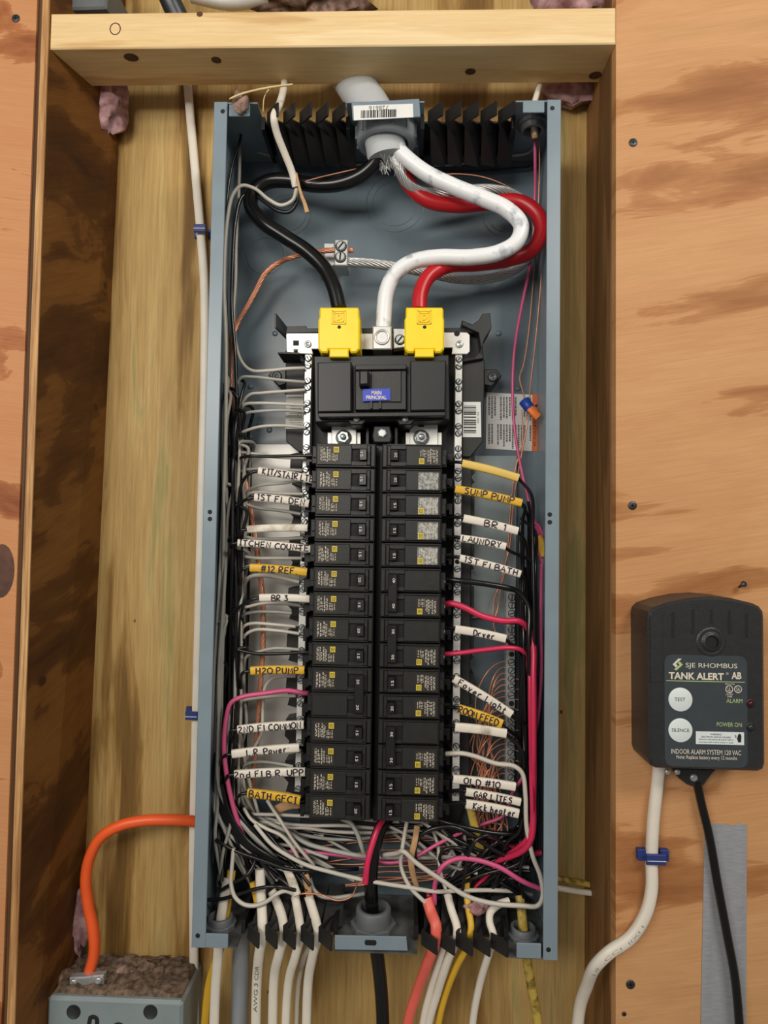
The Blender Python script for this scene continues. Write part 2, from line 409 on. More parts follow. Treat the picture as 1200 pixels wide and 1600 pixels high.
# left of the bay: plywood sheet, its laminated edge, a paler ply strip and the dark bay side
le = [(at(56, 0, YF).x, 0.75), (at(57, 0, YF).x, 0.72), (at(0, 1600, YF).x - 0.004, -0.72)]
x_top, x_bot = at(57, 75, YF).x, at(5, 1590, YF).x
def slope(z):                     # world x of the bay's left front corner at height z
    z0, z1 = at(72, 75, -0.103).z, at(22, 1590, -0.103).z
    x0, x1 = at(75, 75, -0.103).x, at(23, 1590, -0.103).x
    return x0 + (x1 - x0) * (z - z0) / (z1 - z0)
zt, zb = 0.75, -0.95
def leaning(xa0, xa1, xb0, xb1, y0, y1):
    """board between heights zb and zt: (x0, x1) at the top and at the bottom"""
    return B().add([(xb0, y0, zb), (xb1, y0, zb), (xb1, y1, zb), (xb0, y1, zb), (xa0, y0, zt), (xa1, y0, zt), (xa1, y1, zt), (xa0, y1, zt)],
                   [(0, 1, 5, 4), (1, 2, 6, 5), (2, 3, 7, 6), (3, 0, 4, 7), (4, 5, 6, 7), (0, 3, 2, 1)])
st, sb = slope(zt), slope(zb)
struct('wall_left', leaning(-0.75, st - 0.0155, -0.75, sb - 0.0155, YF, YF + 0.012), M['ply_left'])
struct('trim_1', leaning(st - 0.0154, st - 0.0082, sb - 0.0154, sb - 0.0082, -0.0975, -0.02), M['ply_edge'])
struct('trim_2', leaning(st - 0.0080, st, sb - 0.0080, sb, -0.103, -0.06), M['edge_light'])
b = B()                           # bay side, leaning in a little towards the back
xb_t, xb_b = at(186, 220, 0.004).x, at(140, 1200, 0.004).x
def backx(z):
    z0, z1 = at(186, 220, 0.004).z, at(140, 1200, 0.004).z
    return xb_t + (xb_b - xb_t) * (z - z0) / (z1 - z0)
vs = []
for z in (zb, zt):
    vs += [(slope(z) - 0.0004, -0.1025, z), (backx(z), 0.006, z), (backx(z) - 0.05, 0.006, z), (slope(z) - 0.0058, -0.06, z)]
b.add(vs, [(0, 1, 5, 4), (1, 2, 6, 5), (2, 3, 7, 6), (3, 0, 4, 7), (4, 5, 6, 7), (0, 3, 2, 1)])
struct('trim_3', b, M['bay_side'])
c = at(2, 892, YF)
kn = obj('knot', B().prism([(c.x + 0.014 * math.cos(t), c.z + 0.028 * math.sin(t)) for t in [2 * math.pi * i / 24 for i in range(24)]], YF - 0.0003, YF + 0.001), M['knot'], bpy.data.objects['wall_left'])
# right of the bay: pine stud behind the edge of the right plywood sheet
struct('trim_4', B().box(xr, xr + 0.038, -0.086, 0.005, zb, zt), M['stud'])
struct('wall_right', B().box(xr + 0.0012, 0.80, YF, -0.0865, zb, zt), M['ply_right'])
# blocking across the head of the bay
zA, zB_ = at(500, 73, YF).z, at(500, 17, YF).z
bl = B(); x0b, x1b = slope(0.5) + 0.0, xr + 0.001
bl.prism([(x0b, zA), (x1b, zA), (x1b, zB_), (x0b, zB_)], -0.1005, -0.044, 0.0012)
hb = struct('trim_5', bl, M['block'])
def disc(c, ax, ru, rv, n=18):
    u = Vector((1, 0, 0)); v = Vector((0, 0, 1)) if ax == 'y' else Vector((0, 1, 0))
    return [c + u * (ru * math.cos(2 * math.pi * i / n)) + v * (rv * math.sin(2 * math.pi * i / n)) for i in range(n)]
c = at(180, 45, -0.1006)
o_, i_ = disc(c, 'y', .0062, .0070), disc(c, 'y', .0050, .0058)
obj('knot_ring', B().add(o_ + i_, [(k, (k + 1) % 18, 18 + (k + 1) % 18, 18 + k) for k in range(18)]), M['knot'], hb)
obj('knot', B().add(disc(at(312, 22, -0.1006), 'y', .0034, .0030), [tuple(range(18))]), M['knot'], hb)
for (px, py, ru, rv) in ((205, 90, .008, .006), (338, 94, .0055, .005), (735, 112, .006, .005), (930, 118, .007, .006)):
    p = at(px, py, 0); d = p - CAM; t_ = (zA - 0.0002 - CAM.z) / d.z; p = CAM + d * t_
    obj('knot', B().add(disc(p, 'z', ru, rv), [tuple(range(18))]), M['knot'], hb)

# ------------------------------------------------------------------ panel enclosure
D = 0.105; HW = 0.181; HH = 0.434; TH = 0.0014
enc = thing('panel_enclosure', 'open grey steel electrical panel enclosure mounted between the timber studs', 'electrical panel', (0, 0, -HH))
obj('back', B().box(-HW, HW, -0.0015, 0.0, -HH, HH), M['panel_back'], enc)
for sx in (-1, 1):
    obj('side_wall', B().box(min(sx * HW, sx * (HW - TH)), max(sx * HW, sx * (HW - TH)), -D, 0, -HH, HH), M['panel_grey'], enc)
FW = 0.0138
for sx in (-1, 1):
    a, c = sorted((sx * (HW + 0.0003), sx * (HW - FW)))
    fl = obj('front_flange', B().prism([(a, -HH), (c, -HH), (c, HH), (a, HH)], -D - 0.0016, -D, 0.0005), M['panel_grey'], enc)
    for (px, py) in (((348, 174), (328, 800), (328, 811), (309, 1462)) if sx < 0 else ((863, 169), (859, 804), (859, 816), (857, 1484))):
        p = at(px, py, -D - 0.0016)
        p.x = sx * (HW - FW / 2) if abs(p.x - sx * (HW - FW / 2)) > 0.0035 else p.x
        obj('screw_hole', B().cyl(p + Vector((0, -0.0001, 0)), p + Vector((0, 0.001, 0)), 0.0024, n=14), M['hole'], fl)
# top and bottom walls: full depth at the corners and centre, cut back where the cable clamps sit
def endwall(z0, z1, notches):
    pts = [(-HW, 0)]
    outline = [(-HW, 0.0), (-HW, -D)]
    for a, c in notches:
        outline += [(a, -D), (a, -0.072), (c, -0.072), (c, -D)]
    outline += [(HW, -D), (HW, 0.0)]
    n = len(outline); b = B()
    b.add([(x, y, z) for z in (z0, z1) for x, y in outline], [tuple(range(n)), tuple(range(n, 2 * n))[::-1]] + [(i, (i + 1) % n, n + (i + 1) % n, n + i) for i in range(n)])
    return b
nt_ = [(at(402, 175, -D).x, at(541, 175, -D).x), (at(663, 165, -D).x, at(806, 165, -D).x)]
nb_ = [(at(370, 1480, -D).x, at(521, 1480, -D).x), (at(652, 1485, -D).x, at(795, 1490, -D).x)]
obj('top_wall', endwall(HH - TH, HH, nt_), M['panel_grey'], enc)
obj('bottom_wall', endwall(-HH, -HH + TH, nb_), M['dusty_shaded_floor'], enc)
for (x0, x1, y0, y1) in ((357, 391, 162, 182), (817, 851, 156, 176), (321, 356, 1460, 1481), (808, 845, 1475, 1497)):
    b = B(); b.rr(x0, x1, y0, y1, -D - 0.0012, -D + 0.0002, 0.0012, 0.0004)
    obj('corner_tab', b, M['panel_grey'], enc)
ct = obj('centre_tab', B().pp([(549, 160), (655, 154), (657, 182), (551, 188)], -D - 0.0012, -D + 0.0002, 0.0004), M['panel_grey'], enc)
cb = obj('centre_tab', B().pp([(523, 1462), (635, 1464), (637, 1486), (523, 1484)], -D - 0.0012, -D + 0.0002, 0.0004), M['panel_grey'], enc)
b = B(); b.rr(570, 588, 1469, 1477, -D - 0.0014, -D, 0.002); obj('slot', b, M['hole'], cb)
# pressed rings of the knockouts and dimples on the back
def ring(px, py, rpx, Y, r=0.0006):
    c = at(px, py, Y); R_ = rpx * (Y - CAM.y) / FOC
    P = [c + Vector((R_ * math.cos(t), 0, R_ * math.sin(t))) for t in [2 * math.pi * i / 36 for i in range(37)]]
    return B().sweep(P, [(r * math.cos(k * math.pi / 3), r * 0.6 * math.sin(k * math.pi / 3)) for k in range(6)], nrm=(0, -1, 0), caps=False)
for (px, py, rs) in ((617, 318, (46, 36)), (452, 335, (34, 26)), (790, 335, (36, 28)), (415, 400, (30,)), (800, 410, (26,))):
    for q in rs: obj('knockout_ring', ring(px, py, q, -0.0016), M['panel_back'], enc)
for (px, py) in ((430, 521), (392, 604), (405, 662), (390, 683), (421, 672), (779, 521), (809, 607), (780, 765), (386, 1100)):
    c = at(px, py, -0.0015)
    obj('dimple', B().lathe(c, (0, -1, 0), [(0, 0.0036), (0.0012, 0.0032), (0.0018, 0.0018), (0.0018, 0.0)], 12), M['panel_back'], enc)
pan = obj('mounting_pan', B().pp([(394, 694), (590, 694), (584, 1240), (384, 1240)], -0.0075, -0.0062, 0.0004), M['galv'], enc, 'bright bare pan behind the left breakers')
obj('mounting_pan', B().pp([(594, 694), (742, 694), (742, 712), (808, 712), (806, 966), (720, 966), (712, 1240), (588, 1240)], -0.0075, -0.0062, 0.0004), M['sheen_grey'], enc, 'grey enamel behind the right breakers with its sheen in the colour')  # lighter plate painting the sheen on the grey enamel

# ------------------------------------------------------------------ text helpers
_fc = {}
def text_verts(s, bold=0.0):
    k = (s, bold)
    if k in _fc: return _fc[k]
    cu = bpy.data.curves.new('t', 'FONT'); cu.body = s; cu.size = 1.0; cu.resolution_u = 3; cu.align_x = 'LEFT'; cu.offset = bold
    o = bpy.data.objects.new('t', cu); C.objects.link(o)
    bpy.context.view_layer.update()
    dg = bpy.context.evaluated_depsgraph_get()
    m = bpy.data.meshes.new_from_object(o.evaluated_get(dg))
    v = [(p.co.x, p.co.y) for p in m.vertices]; f = [tuple(q.vertices) for q in m.polygons]
    bpy.data.objects.remove(o); bpy.data.curves.remove(cu); bpy.data.meshes.remove(m)
    x0, x1 = min(p[0] for p in v), max(p[0] for p in v); y0, y1 = min(p[1] for p in v), max(p[1] for p in v)
    _fc[k] = ([((p[0] - x0) / (x1 - x0), (p[1] - y0) / (y1 - y0)) for p in v], f)
    return _fc[k]
def text_in(b, s, o, u, v, bold=0.0):
    """flat lettering filling the parallelogram o, o+u, o+v"""
    vs, fs = text_verts(s, bold)
    o, u, v = Vector(o), Vector(u), Vector(v)
    b.add([o + u * p[0] + v * p[1] for p in vs], fs)
    return b
def text_px(b, s, x0, x1, ytop, ybase, Y, bold=0.0):
    o = at(x0, ybase, Y); e = at(x1, ybase, Y); t = at(x0, ytop, Y)
    e.z = o.z; 
    return text_in(b, s, o, e - o, Vector((0, 0, t.z - o.z)), bold)
def q(b, x0, x1, z0, z1, y):
    b.add([(x0, y, z0), (x1, y, z0), (x1, y, z1), (x0, y, z1)], [(0, 1, 2, 3)])
    return b

# ------------------------------------------------------------------ bus base
YB = -0.055                      # face of the neutral bars
base = thing('bus_base', 'black plastic bus base behind the breakers with winged upper corners', 'bus base', tuple(at(590, 1285, -0.008)))
obj('carrier', B().pp([(474, 520), (722, 518), (738, 700), (733, 1240), (716, 1288), (470, 1290), (462, 1240)], -0.036, -0.008, 0.001), M['black_matte'], base)
obj('side_block', B().pp([(446, 548), (476, 548), (476, 706), (466, 706), (447, 690)], -0.040, -0.010, 0.001), M['black_matte'], base)
obj('side_block', B().pp([(722, 556), (757, 562), (757, 604), (755, 690), (735, 714), (722, 714)], -0.040, -0.010, 0.001), M['black_matte'], base)
obj('side_block', B().pp([(722, 500), (752, 512), (756, 560), (722, 566)], -0.046, -0.010, 0.001), M['black_matte'], base)
obj('top_rail', B().pp([(448, 510), (478, 509), (480, 513), (720, 512), (722, 508), (745, 508), (748, 520), (446, 522)], -0.058, -0.012, 0.0006), M['black_pl'], base)
def fin(pix, Ya, Yb, th=0.0018):
    """thin plate between a front pixel edge (at Ya) and a back pixel edge (at Yb)"""
    (f0, f1), (g0, g1) = pix
    a, c, d, e = at(*f0, Ya), at(*f1, Ya), at(*g1, Yb), at(*g0, Yb)
    n = (c - a).cross(e - a).normalized() * th / 2
    return B().add([a + n, c + n, d + n, e + n, a - n, c - n, d - n, e - n],
                   [(0, 1, 2, 3), (7, 6, 5, 4), (0, 4, 5, 1), (1, 5, 6, 2), (2, 6, 7, 3), (3, 7, 4, 0)])
obj('wing', fin((((430, 489), (430, 512)), ((450, 514), (448, 530))), -0.072, -0.030), M['black_pl'], base)
obj('wing', fin((((434, 551), (468, 552)), ((444, 566), (470, 566))), -0.068, -0.038), M['black_pl'], base)
obj('wing', B().pp([(722, 508), (738, 507), (748, 500), (754, 490), (766, 489), (768, 512), (757, 530), (752, 545), (748, 520)], -0.064, -0.030, 0.0006), M['black_pl'], base)
for (px, py) in ((433, 588), (770, 589)):
    s_ = -1 if px < 600 else 1
    ear = obj('mounting_ear', B().pp([(px - s_ * 14, py - 12), (px + s_ * 6, py - 12), (px + s_ * 14, py - 2), (px - s_ * 2, py + 15), (px - s_ * 14, py + 12)], -0.030, -0.004, 0.001), M['black_pl'], base)
    c = at(px, py, -0.0302)
    obj('ear_screw', B().lathe(c, (0, -1, 0), [(0, 0.0056), (0.0012, 0.0056), (0.0016, 0.004), (0.0006, 0.002), (0.0006, 0)], 12), M['steel_dark'], ear)
# stepped teeth beside the breakers and clip arms over the pan
for i in range(15):
    y = 716 + 39.15 * i
    xo = -0.0165 * (y - 712)
    obj('tooth', B().pp([(478 + xo, y - 8), (488 + xo, y - 8), (488 + xo, y + 6), (484 + xo, y + 6), (484 + xo, y + 12), (478 + xo, y + 12)], -0.066, -0.030, 0.0006), M['black_pl'], base)
    obj('tooth', B().pp([(698 + xo * .7, y - 8), (708 + xo * .6, y - 8), (708 + xo * .6, y + 10), (702 + xo * .7, y + 10), (702 + xo * .7, y + 3), (698 + xo * .7, y + 3)], -0.066, -0.030, 0.0006), M['black_pl'], base)
for k, y in enumerate((735, 800, 870, 945, 1010, 1080, 1150, 1215)):
    xo = -0.019 * (y - 712)
    obj('clip_arm', B().pp([(455 + xo, y - 26), (478 + xo, y - 30), (478 + xo, y + 28), (456 + xo, y + 22), (460 + xo, y + 8), (453 + xo, y)], -0.030, -0.0075, 0.0008), M['black_matte'], base)
    xo *= 0.3
    obj('clip_arm', B().pp([(720 + xo, y - 32), (742 + xo, y - 28), (742 + xo, y + 4), (736 + xo, y + 10), (742 + xo, y + 18), (720 + xo, y + 30)], -0.030, -0.0075, 0.0008), M['black_matte'], base)
obj('centre_ridge', B().pp([(587, 690), (599, 690), (591, 1284), (583, 1284)], -0.070, -0.030, 0.001), M['black_pl'], base)
for (a0, a1, nx) in ((518, 557, 537), (640, 684, 658)):
    t = obj('bus_tab', B().pp([(a0, 659), (a1, 657), (a1, 700), (a0, 700)], -0.060, -0.056, 0.0006), M['tin'], base)
    for off in (-1, 1):
        xx = a0 - 3 if off < 0 else a1 + 3
        obj('bus_edge', B().pp([(xx - 3, 676), (xx + 3, 676), (xx + 3, 700), (xx - 3, 700)], -0.057, -0.045), M['tin'], t)
    nb = B(); nb.rr(nx - 4.5, nx + 4.5, 656, 667, -0.0606, -0.058); obj('notch', nb, M['hole'], t)
    c = at(nx, 684, -0.060)
    obj('washer', B().lathe(c, (0, -1, 0), [(0, 0.0088), (0.0014, 0.0088), (0.0014, 0.004)], 20), M['zinc'], t)
    nut = obj('nut', B().lathe(c, (0, -1, 0), [(0.0014, 0.0068), (0.0060, 0.0068), (0.0066, 0.0060), (0.0066, 0.0034)], 6, smooth=False), M['zinc'], t)
    obj('stud_end', B().lathe(c, (0, -1, 0), [(0.0014, 0.0033), (0.0095, 0.0033), (0.0105, 0.0024), (0.0105, 0)], 12), M['zinc'], t)
bs = obj('centre_boss', B().pp([(584, 665), (610, 665), (613, 682), (610, 692), (584, 692), (581, 682)], -0.080, -0.036, 0.0014), M['black_pl'], base)
c = at(597, 677, -0.080)
obj('boss_screw', B().lathe(c, (0, -1, 0), [(0, 0.0052), (0.0020, 0.0050), (0.0026, 0.0038), (0.0026, 0)], 6, smooth=False), M['zinc'], bs)
for px in (574, 619):
    obj('rib', B().pp([(px - 2, 668), (px + 2, 668), (px + 2, 696), (px - 2, 696)], -0.066, -0.036), M['black_pl'], base)

# ------------------------------------------------------------------ screws used on the bars
def screw_mesh(name, r, h, ang=0.0, n=12):
    b = B()
    b.lathe((0, 0, 0), (0, -1, 0), [(0, r), (h * 0.6, r), (h, r * 0.8)], n)
    # slotted head: two halves with a groove between them
    for s_ in (-1, 1):
        pts = []
        for i in range(7):
            t = math.radians(12 + 156 * i / 6)
            pts.append((r * 0.8 * math.cos(t), s_ * r * 0.8 * math.sin(t)))
        ca, sa = math.cos(ang), math.sin(ang)
        b.prism([(x * ca - z * sa, x * sa + z * ca) for x, z in pts], -h, -h * 0.45)
    k0 = len(b.f)
    b.lathe((0, 0, 0), (0, -1, 0), [(h * 0.5, r * 0.8), (h * 0.5, 0)], n)          # floor of the slot
    b.lathe((0, 0, 0), (0, -1, 0), [(0.00015, r * 1.22), (0.00015, r * 0.98)], n)    # shadow gap of the screw seat
    m = mesh(name, b)
    m.materials.append(M['zinc']); m.materials.append(M['hole'])
    for pg in m.polygons:
        if pg.index >= k0: pg.material_index = 1
    return m
screw_kinds = [screw_mesh('terminal_screw', 0.0031, 0.0022, a) for a in (0.3, 0.9, 1.5, 2.2, 2.8)]
def put_screw(name, loc, parent, i, sc=1.0):
    o = obj(name, screw_kinds[i % 5], None, parent)
    o.matrix_parent_inverse = Matrix.Identity(4)
    o.location = Vector(loc) - parent.location
    o.scale = (sc, sc, sc)
    return o
def neutral_bar(px0, py0, px1, py1, wpx, label, holes):
    top, bot = at(px0, py0, YB), at(px1, py1, YB)
    t = thing('neutral_bar', label, 'terminal bar', (bot.x, -0.040, bot.z), 'neutral bars')
    hw = wpx / 2 * (YB - CAM.y) / FOC
    X = (top.x + bot.x) / 2
    br = B().prism([(bot.x - hw, bot.z), (bot.x + hw, bot.z), (top.x + hw, top.z), (top.x - hw, top.z)], YB, -0.041, 0.0005)
    bar = obj('bar', br, M['tin'], t)
    k = (YB - CAM.y) / FOC
    z = top.z - 9 * k; i = 0
    L_ = (top - bot)
    while z > bot.z + 4 * k:
        for d in (0, 11.2 * k):
            zz = z - d
            if zz < bot.z + 3 * k: break
            f = (top.z - zz) / (top.z - bot.z)
            x = top.x + (bot.x - top.x) * f
            if (i * 7) % 23 == 11:
                obj('empty_hole', B().cyl((x, YB - 0.0002, zz), (x, YB + 0.001, zz), 0.0026, n=12), M['hole'], t)
            else:
                put_screw('terminal_screw', (x, YB, zz), t, random.randrange(5))
            i += 1
        z -= 35.3 * k
    return t
neutral_bar(482, 552, 466, 1237, 11, 'silver neutral bar left of the breakers, crowded with white wires', ())
neutral_bar(717, 553, 712, 1252, 11, 'silver neutral bar between the right breakers and the barcode sticker', ())
# ground bar in the right gutter
gb_t, gb_b = at(798, 925, -0.030), at(797, 1232, -0.030)
g = thing('ground_bar', 'silver ground bar in the right gutter full of bare copper wires', 'terminal bar', (gb_b.x, -0.0015, gb_b.z))
k = (-0.030 - CAM.y) / FOC
obj('bar', B().prism([(gb_b.x - 7 * k, gb_b.z), (gb_b.x + 7 * k, gb_b.z), (gb_t.x + 7 * k, gb_t.z), (gb_t.x - 7 * k, gb_t.z)], -0.030, -0.016, 0.0006), M['alu'], g)
for i in range(24):
    zz = gb_t.z - (8 + 12.5 * i) * k
    x = gb_t.x + (gb_b.x - gb_t.x) * i / 24 + 0.0012
    if i in (7, 13): obj('empty_hole', B().cyl((x, -0.0302, zz), (x, -0.029, zz), 0.0030, n=12), M['hole'], g)
    else: put_screw('terminal_screw', (x, -0.030, zz), g, random.randrange(5), 1.12)

# cross strap joining the neutral bars and its lugs
strap = thing('neutral_strap', 'bright silver strap across the top joining both neutral bars', 'strap', tuple(at(590, 553, -0.052)))
s1 = obj('strap_end', B().pp([(449, 519), (499, 518), (499, 545), (487, 545), (489, 553), (465, 552), (465, 546), (459, 546), (459, 551), (448, 550), (447, 523)], -0.058, -0.0555, 0.0005), M['tin'], strap)
obj('square_hole', B().pp([(458, 532), (467, 532), (467, 540), (458, 540)], -0.0582, -0.057), M['hole'], s1)
s2 = obj('strap_end', B().pp([(692, 519), (730, 519), (734, 523), (734, 549), (730, 553), (706, 553), (707, 543), (692, 543)], -0.058, -0.0555, 0.0005), M['tin'], strap)
obj('round_hole', B().cyl(at(714, 521, -0.0582), at(714, 521, -0.0582) + Vector((0, 0.001, 0)), 0.0032), M['hole'], s2)
obj('strap_bar', B().pp([(499, 520), (692, 519), (692, 543), (584, 546), (499, 544)], -0.0575, -0.0555, 0.0004), M['tin'], strap)
for (px, py, pr) in ((481, 538, s1), (718, 538, s2)):
    c = at(px, py, -0.058)
    obj('strap_screw', B().lathe(c, (0, -1, 0), [(0, 0.0040), (0.0016, 0.0040), (0.0022, 0.0030), (0.0010, 0.0018), (0.0010, 0)], 12), M['zinc'], pr)
lug = thing('neutral_lug', 'square aluminium lug clamping the thick white cable between the yellow covers', 'lug', tuple(at(597, 546, -0.056)))
obj('block', B().pp([(582, 509), (612, 509), (612, 546), (582, 546)], -0.079, -0.0578, 0.0012), M['alu'], lug)
c = at(597, 527, -0.079)
obj('set_screw', B().lathe(c, (0, -1, 0), [(0, 0.0086), (0.0012, 0.0084), (0.0014, 0.0062), (-0.004, 0.0056), (-0.004, 0)], 20), M['alu'], lug)
obj('hex_socket', B().lathe(c, (0, -1, 0), [(-0.0036, 0.0040), (-0.0036, 0.0)], 6), M['hole'], lug)
lug2 = thing('bonding_lug', 'small silver bonding lug with slotted screw beside the right yellow cover', 'lug', tuple(at(623, 546, -0.056)))
obj('block', B().pp([(614, 513), (640, 513), (640, 541), (615, 545)], -0.070, -0.0578, 0.0008), M['alu'], lug2)
c = at(625, 531, -0.070)
o = obj('slotted_screw', screw_kinds[1], None, lug2); o.matrix_parent_inverse = Matrix.Identity(4); o.location = c - lug2.location; o.scale = (1.6, 1.3, 1.6)

# yellow covers over the main lugs
def cover(x0, x1, label):
    cx = (x0 + x1) / 2
    t = thing('lug_cover', label, 'lug cover', tuple(at(cx, 556, -0.060)), 'yellow lug covers')
    b = B().pp([(x0 + 3, 480), (x1 - 3, 480), (x1 - 1, 484), (x1 - 1, 495), (x1, 500), (x1, 545), (x1 - 6, 551), (x1 - 14, 551), (x1 - 16, 546), (x0 + 16, 546), (x0 + 14, 551), (x0 + 5, 551), (x0, 545), (x0, 500), (x0 + 2, 495), (x0 + 2, 484)], -0.094, -0.052, 0.0016)
    body = obj('shell', b, M['yellow_pl'], t)
    obj('tab', B().pp([(cx - 15, 545), (cx + 15, 545), (cx + 15, 558), (cx - 15, 558)], -0.097, -0.080, 0.0010), M['yellow_pl'], t)
    lg = B()
    for (a0, a1, c0, c1) in ((-11, 11, 484.5, 506), (-7.5, 7.5, 488, 503)):
        for (u0, u1, v0, v1) in ((a0, a1, c0, c0 + 1.4), (a0, a1, c1 - 1.4, c1), (a0, a0 + 1.4, c0, c1), (a1 - 1.4, a1, c0, c1)):
            lg.rr(cx + u0, cx + u1, v0, v1, -0.0952, -0.0938)
    lg.rr(cx - 3, cx - 1.4, 491, 500, -0.0952, -0.0938)
    lg.pp([(cx - 1, 491), (cx + 3, 492), (cx + 4, 495.5), (cx + 3, 499), (cx - 1, 500), (cx - 1, 498.6), (cx + 2, 498), (cx + 2.6, 495.5), (cx + 2, 493), (cx - 1, 492.4)], -0.0952, -0.0938)
    obj('emblem', lg, M['yellow_pl'], t)
    c = at(cx + 0.5, 511, -0.0941)
    obj('probe_hole', B().cyl(c, c + Vector((0, 0.001, 0)), 0.0019, n=12), M['hole'], t)
cover(497, 562, 'yellow plastic lug cover under the thick black cable')
cover(632, 694, 'yellow plastic lug cover under the thick red cable')

# ------------------------------------------------------------------ main breaker
mb = thing('main_breaker', 'wide black main breaker with blue sticker below the yellow covers', 'breaker', tuple(at(597, 660, -0.03)))
obj('body', B().pp([(490, 556), (702, 554), (703, 656), (648, 658), (642, 664), (624, 664), (620, 658), (572, 658), (566, 664), (548, 664), (544, 659), (492, 660)], -0.088, -0.030, 0.0012), M['black_pl'], mb)
obj('side_cover', B().pp([(496, 566), (549, 565), (549, 643), (496, 644)], -0.101, -0.086, 0.0012), M['black_pl'], mb)
obj('side_cover', B().pp([(641, 564), (697, 563), (696, 641), (641, 642)], -0.101, -0.086, 0.0012), M['black_pl'], mb)
obj('lower_lip', B().pp([(496, 645), (696, 643), (696, 650), (498, 652)], -0.099, -0.086, 0.0008), M['breaker_face'], mb)
sw = obj('switch_bay', B().pp([(555, 570), (635, 569), (635, 640), (555, 641)], -0.095, -0.086, 0.0008), M['black_pl'], mb)
obj('switch_frame', B().pp([(555, 570), (635, 569), (635, 577), (555, 578)], -0.099, -0.092, 0.0006), M['black_pl'], mb)
obj('switch_frame', B().pp([(580, 580), (627, 579), (627, 628), (580, 628)], -0.097, -0.092, 0.0006), M['breaker_face'], mb)
obj('lever', B().pp([(561, 579), (576, 578), (576, 601), (561, 602)], -0.108, -0.092, 0.0016), M['handle'], mb)
st_ = obj('sticker', B().pp([(567, 608), (610, 607), (610, 625), (567, 627)], -0.0985, -0.0945), M['blue_lbl'], mb, 'blue sticker with white lettering')
b = B()
text_px(b, 'MAIN', 580.5, 596, 610.5, 616.5, -0.0987, 0.03)
text_px(b, 'PRINCIPAL', 572, 604, 617.8, 623.6, -0.0987, 0.03)
obj('lettering', b, M['print_white'], st_)
for px in (580, 594):
    obj('foot', B().pp([(px - 1.5, 627), (px + 1.5, 627), (px + 1.5, 638), (px - 1.5, 638)], -0.098, -0.094), M['black_pl'], mb)
for px in (557, 633):
    c = at(px, 655, -0.088)
    obj('face_screw', B().lathe(c, (0, -1, 0), [(0, 0.0036), (0.0020, 0.0034), (0.0026, 0.0022), (0.0026, 0)], 12), M['zinc'], mb)

# ------------------------------------------------------------------ branch breakers
YBR = -0.0970                    # front face of the breaker bodies
def zrow(i): return at(540, 711.5, YBR).z + (at(540, 1261.5, YBR).z - at(540, 711.5, YBR).z) * i / 14
PITCH_Z = (zrow(0) - zrow(1))
xL0, xL1 = (at(484, 712, YBR).x + at(476, 1262, YBR).x) / 2, (at(587, 712, YBR).x + at(580, 1262, YBR).x) / 2
xR0, xR1 = (at(598, 712, YBR).x + at(590, 1262, YBR).x) / 2, (at(699, 712, YBR).x + at(691, 1262, YBR).x) / 2
LEN = ((xL1 - xL0) + (xR1 - xR0)) / 2
hl = LEN / 2
hz = PITCH_Z / 2 - 0.0006
PR = 0.0030
def mm(v): return v / 1000.0
def bmesh_(name, b, mat):
    m = mesh(name, b); m.materials.append(mat); return m
def body_b(z):
    b = B()
    b.prism([(-hl + 0.005, z - hz), (hl, z - hz), (hl, z + hz), (-hl + 0.005, z + hz)], 0.0, 0.060, 0.0006)
    b.prism([(-hl, z - hz + 0.004), (-hl + 0.006, z - hz + 0.004), (-hl + 0.006, z + hz - 0.002), (-hl, z + hz - 0.002)], 0.006, 0.050, 0.0006)
    b.prism([(-hl + 0.001, z - 0.002), (-hl + 0.006, z - 0.002), (-hl + 0.006, z + hz - 0.004), (-hl + 0.001, z + hz - 0.004)], 0.0035, 0.008, 0.0004)
    return b
def panel_b(z, opening=True):
    b = B(); zz = hz - 0.0018
    x0, x1 = -hl + 0.0062, hl - 0.0052
    o0, o1, oz = mm(9), mm(24.5), mm(6.8)
    if not opening: return b
    b.prism([(x0, z - zz), (o0, z - zz), (o0, z + zz), (x0, z + zz)], -PR, 0.0005, 0.0007)
    b.prism([(o1, z - zz), (x1, z - zz), (x1, z + zz), (o1, z + zz)], -PR, 0.0005, 0.0007)
    b.box(o0, o1, -PR, 0.0005, z + oz, z + zz); b.box(o0, o1, -PR, 0.0005, z - zz, z - oz)
    b.prism([(hl - 0.0048, z - hz + 0.001), (hl - 0.0008, z - hz + 0.001), (hl - 0.0008, z + hz - 0.001), (hl - 0.0048, z + hz - 0.001)], -0.0012, 0.0005, 0.0004)
    # long bead under the cover
    b.prism([(x0, z - hz + 0.0002), (x1, z - hz + 0.0002), (x1, z - hz + 0.0012), (x0, z - hz + 0.0012)], -0.0018, 0.0005)
    return b
def handle_b(z):
    b = B(); w_ = mm(5.2)
    # rocker leaning towards the centre
    P = [(mm(16.2), 0.0), (mm(17.6), -0.0075), (mm(24.2), -0.0085), (mm(24.6), 0.0)]
    n = 4
    vs = [(x, y, z + s_ * w_) for s_ in (-1, 1) for x, y in P]
    b.add(vs, [(0, 1, 2, 3), (7, 6, 5, 4)] + [(i, i + 4, (i + 1) % n + 4, (i + 1) % n) for i in range(n)])
    return b
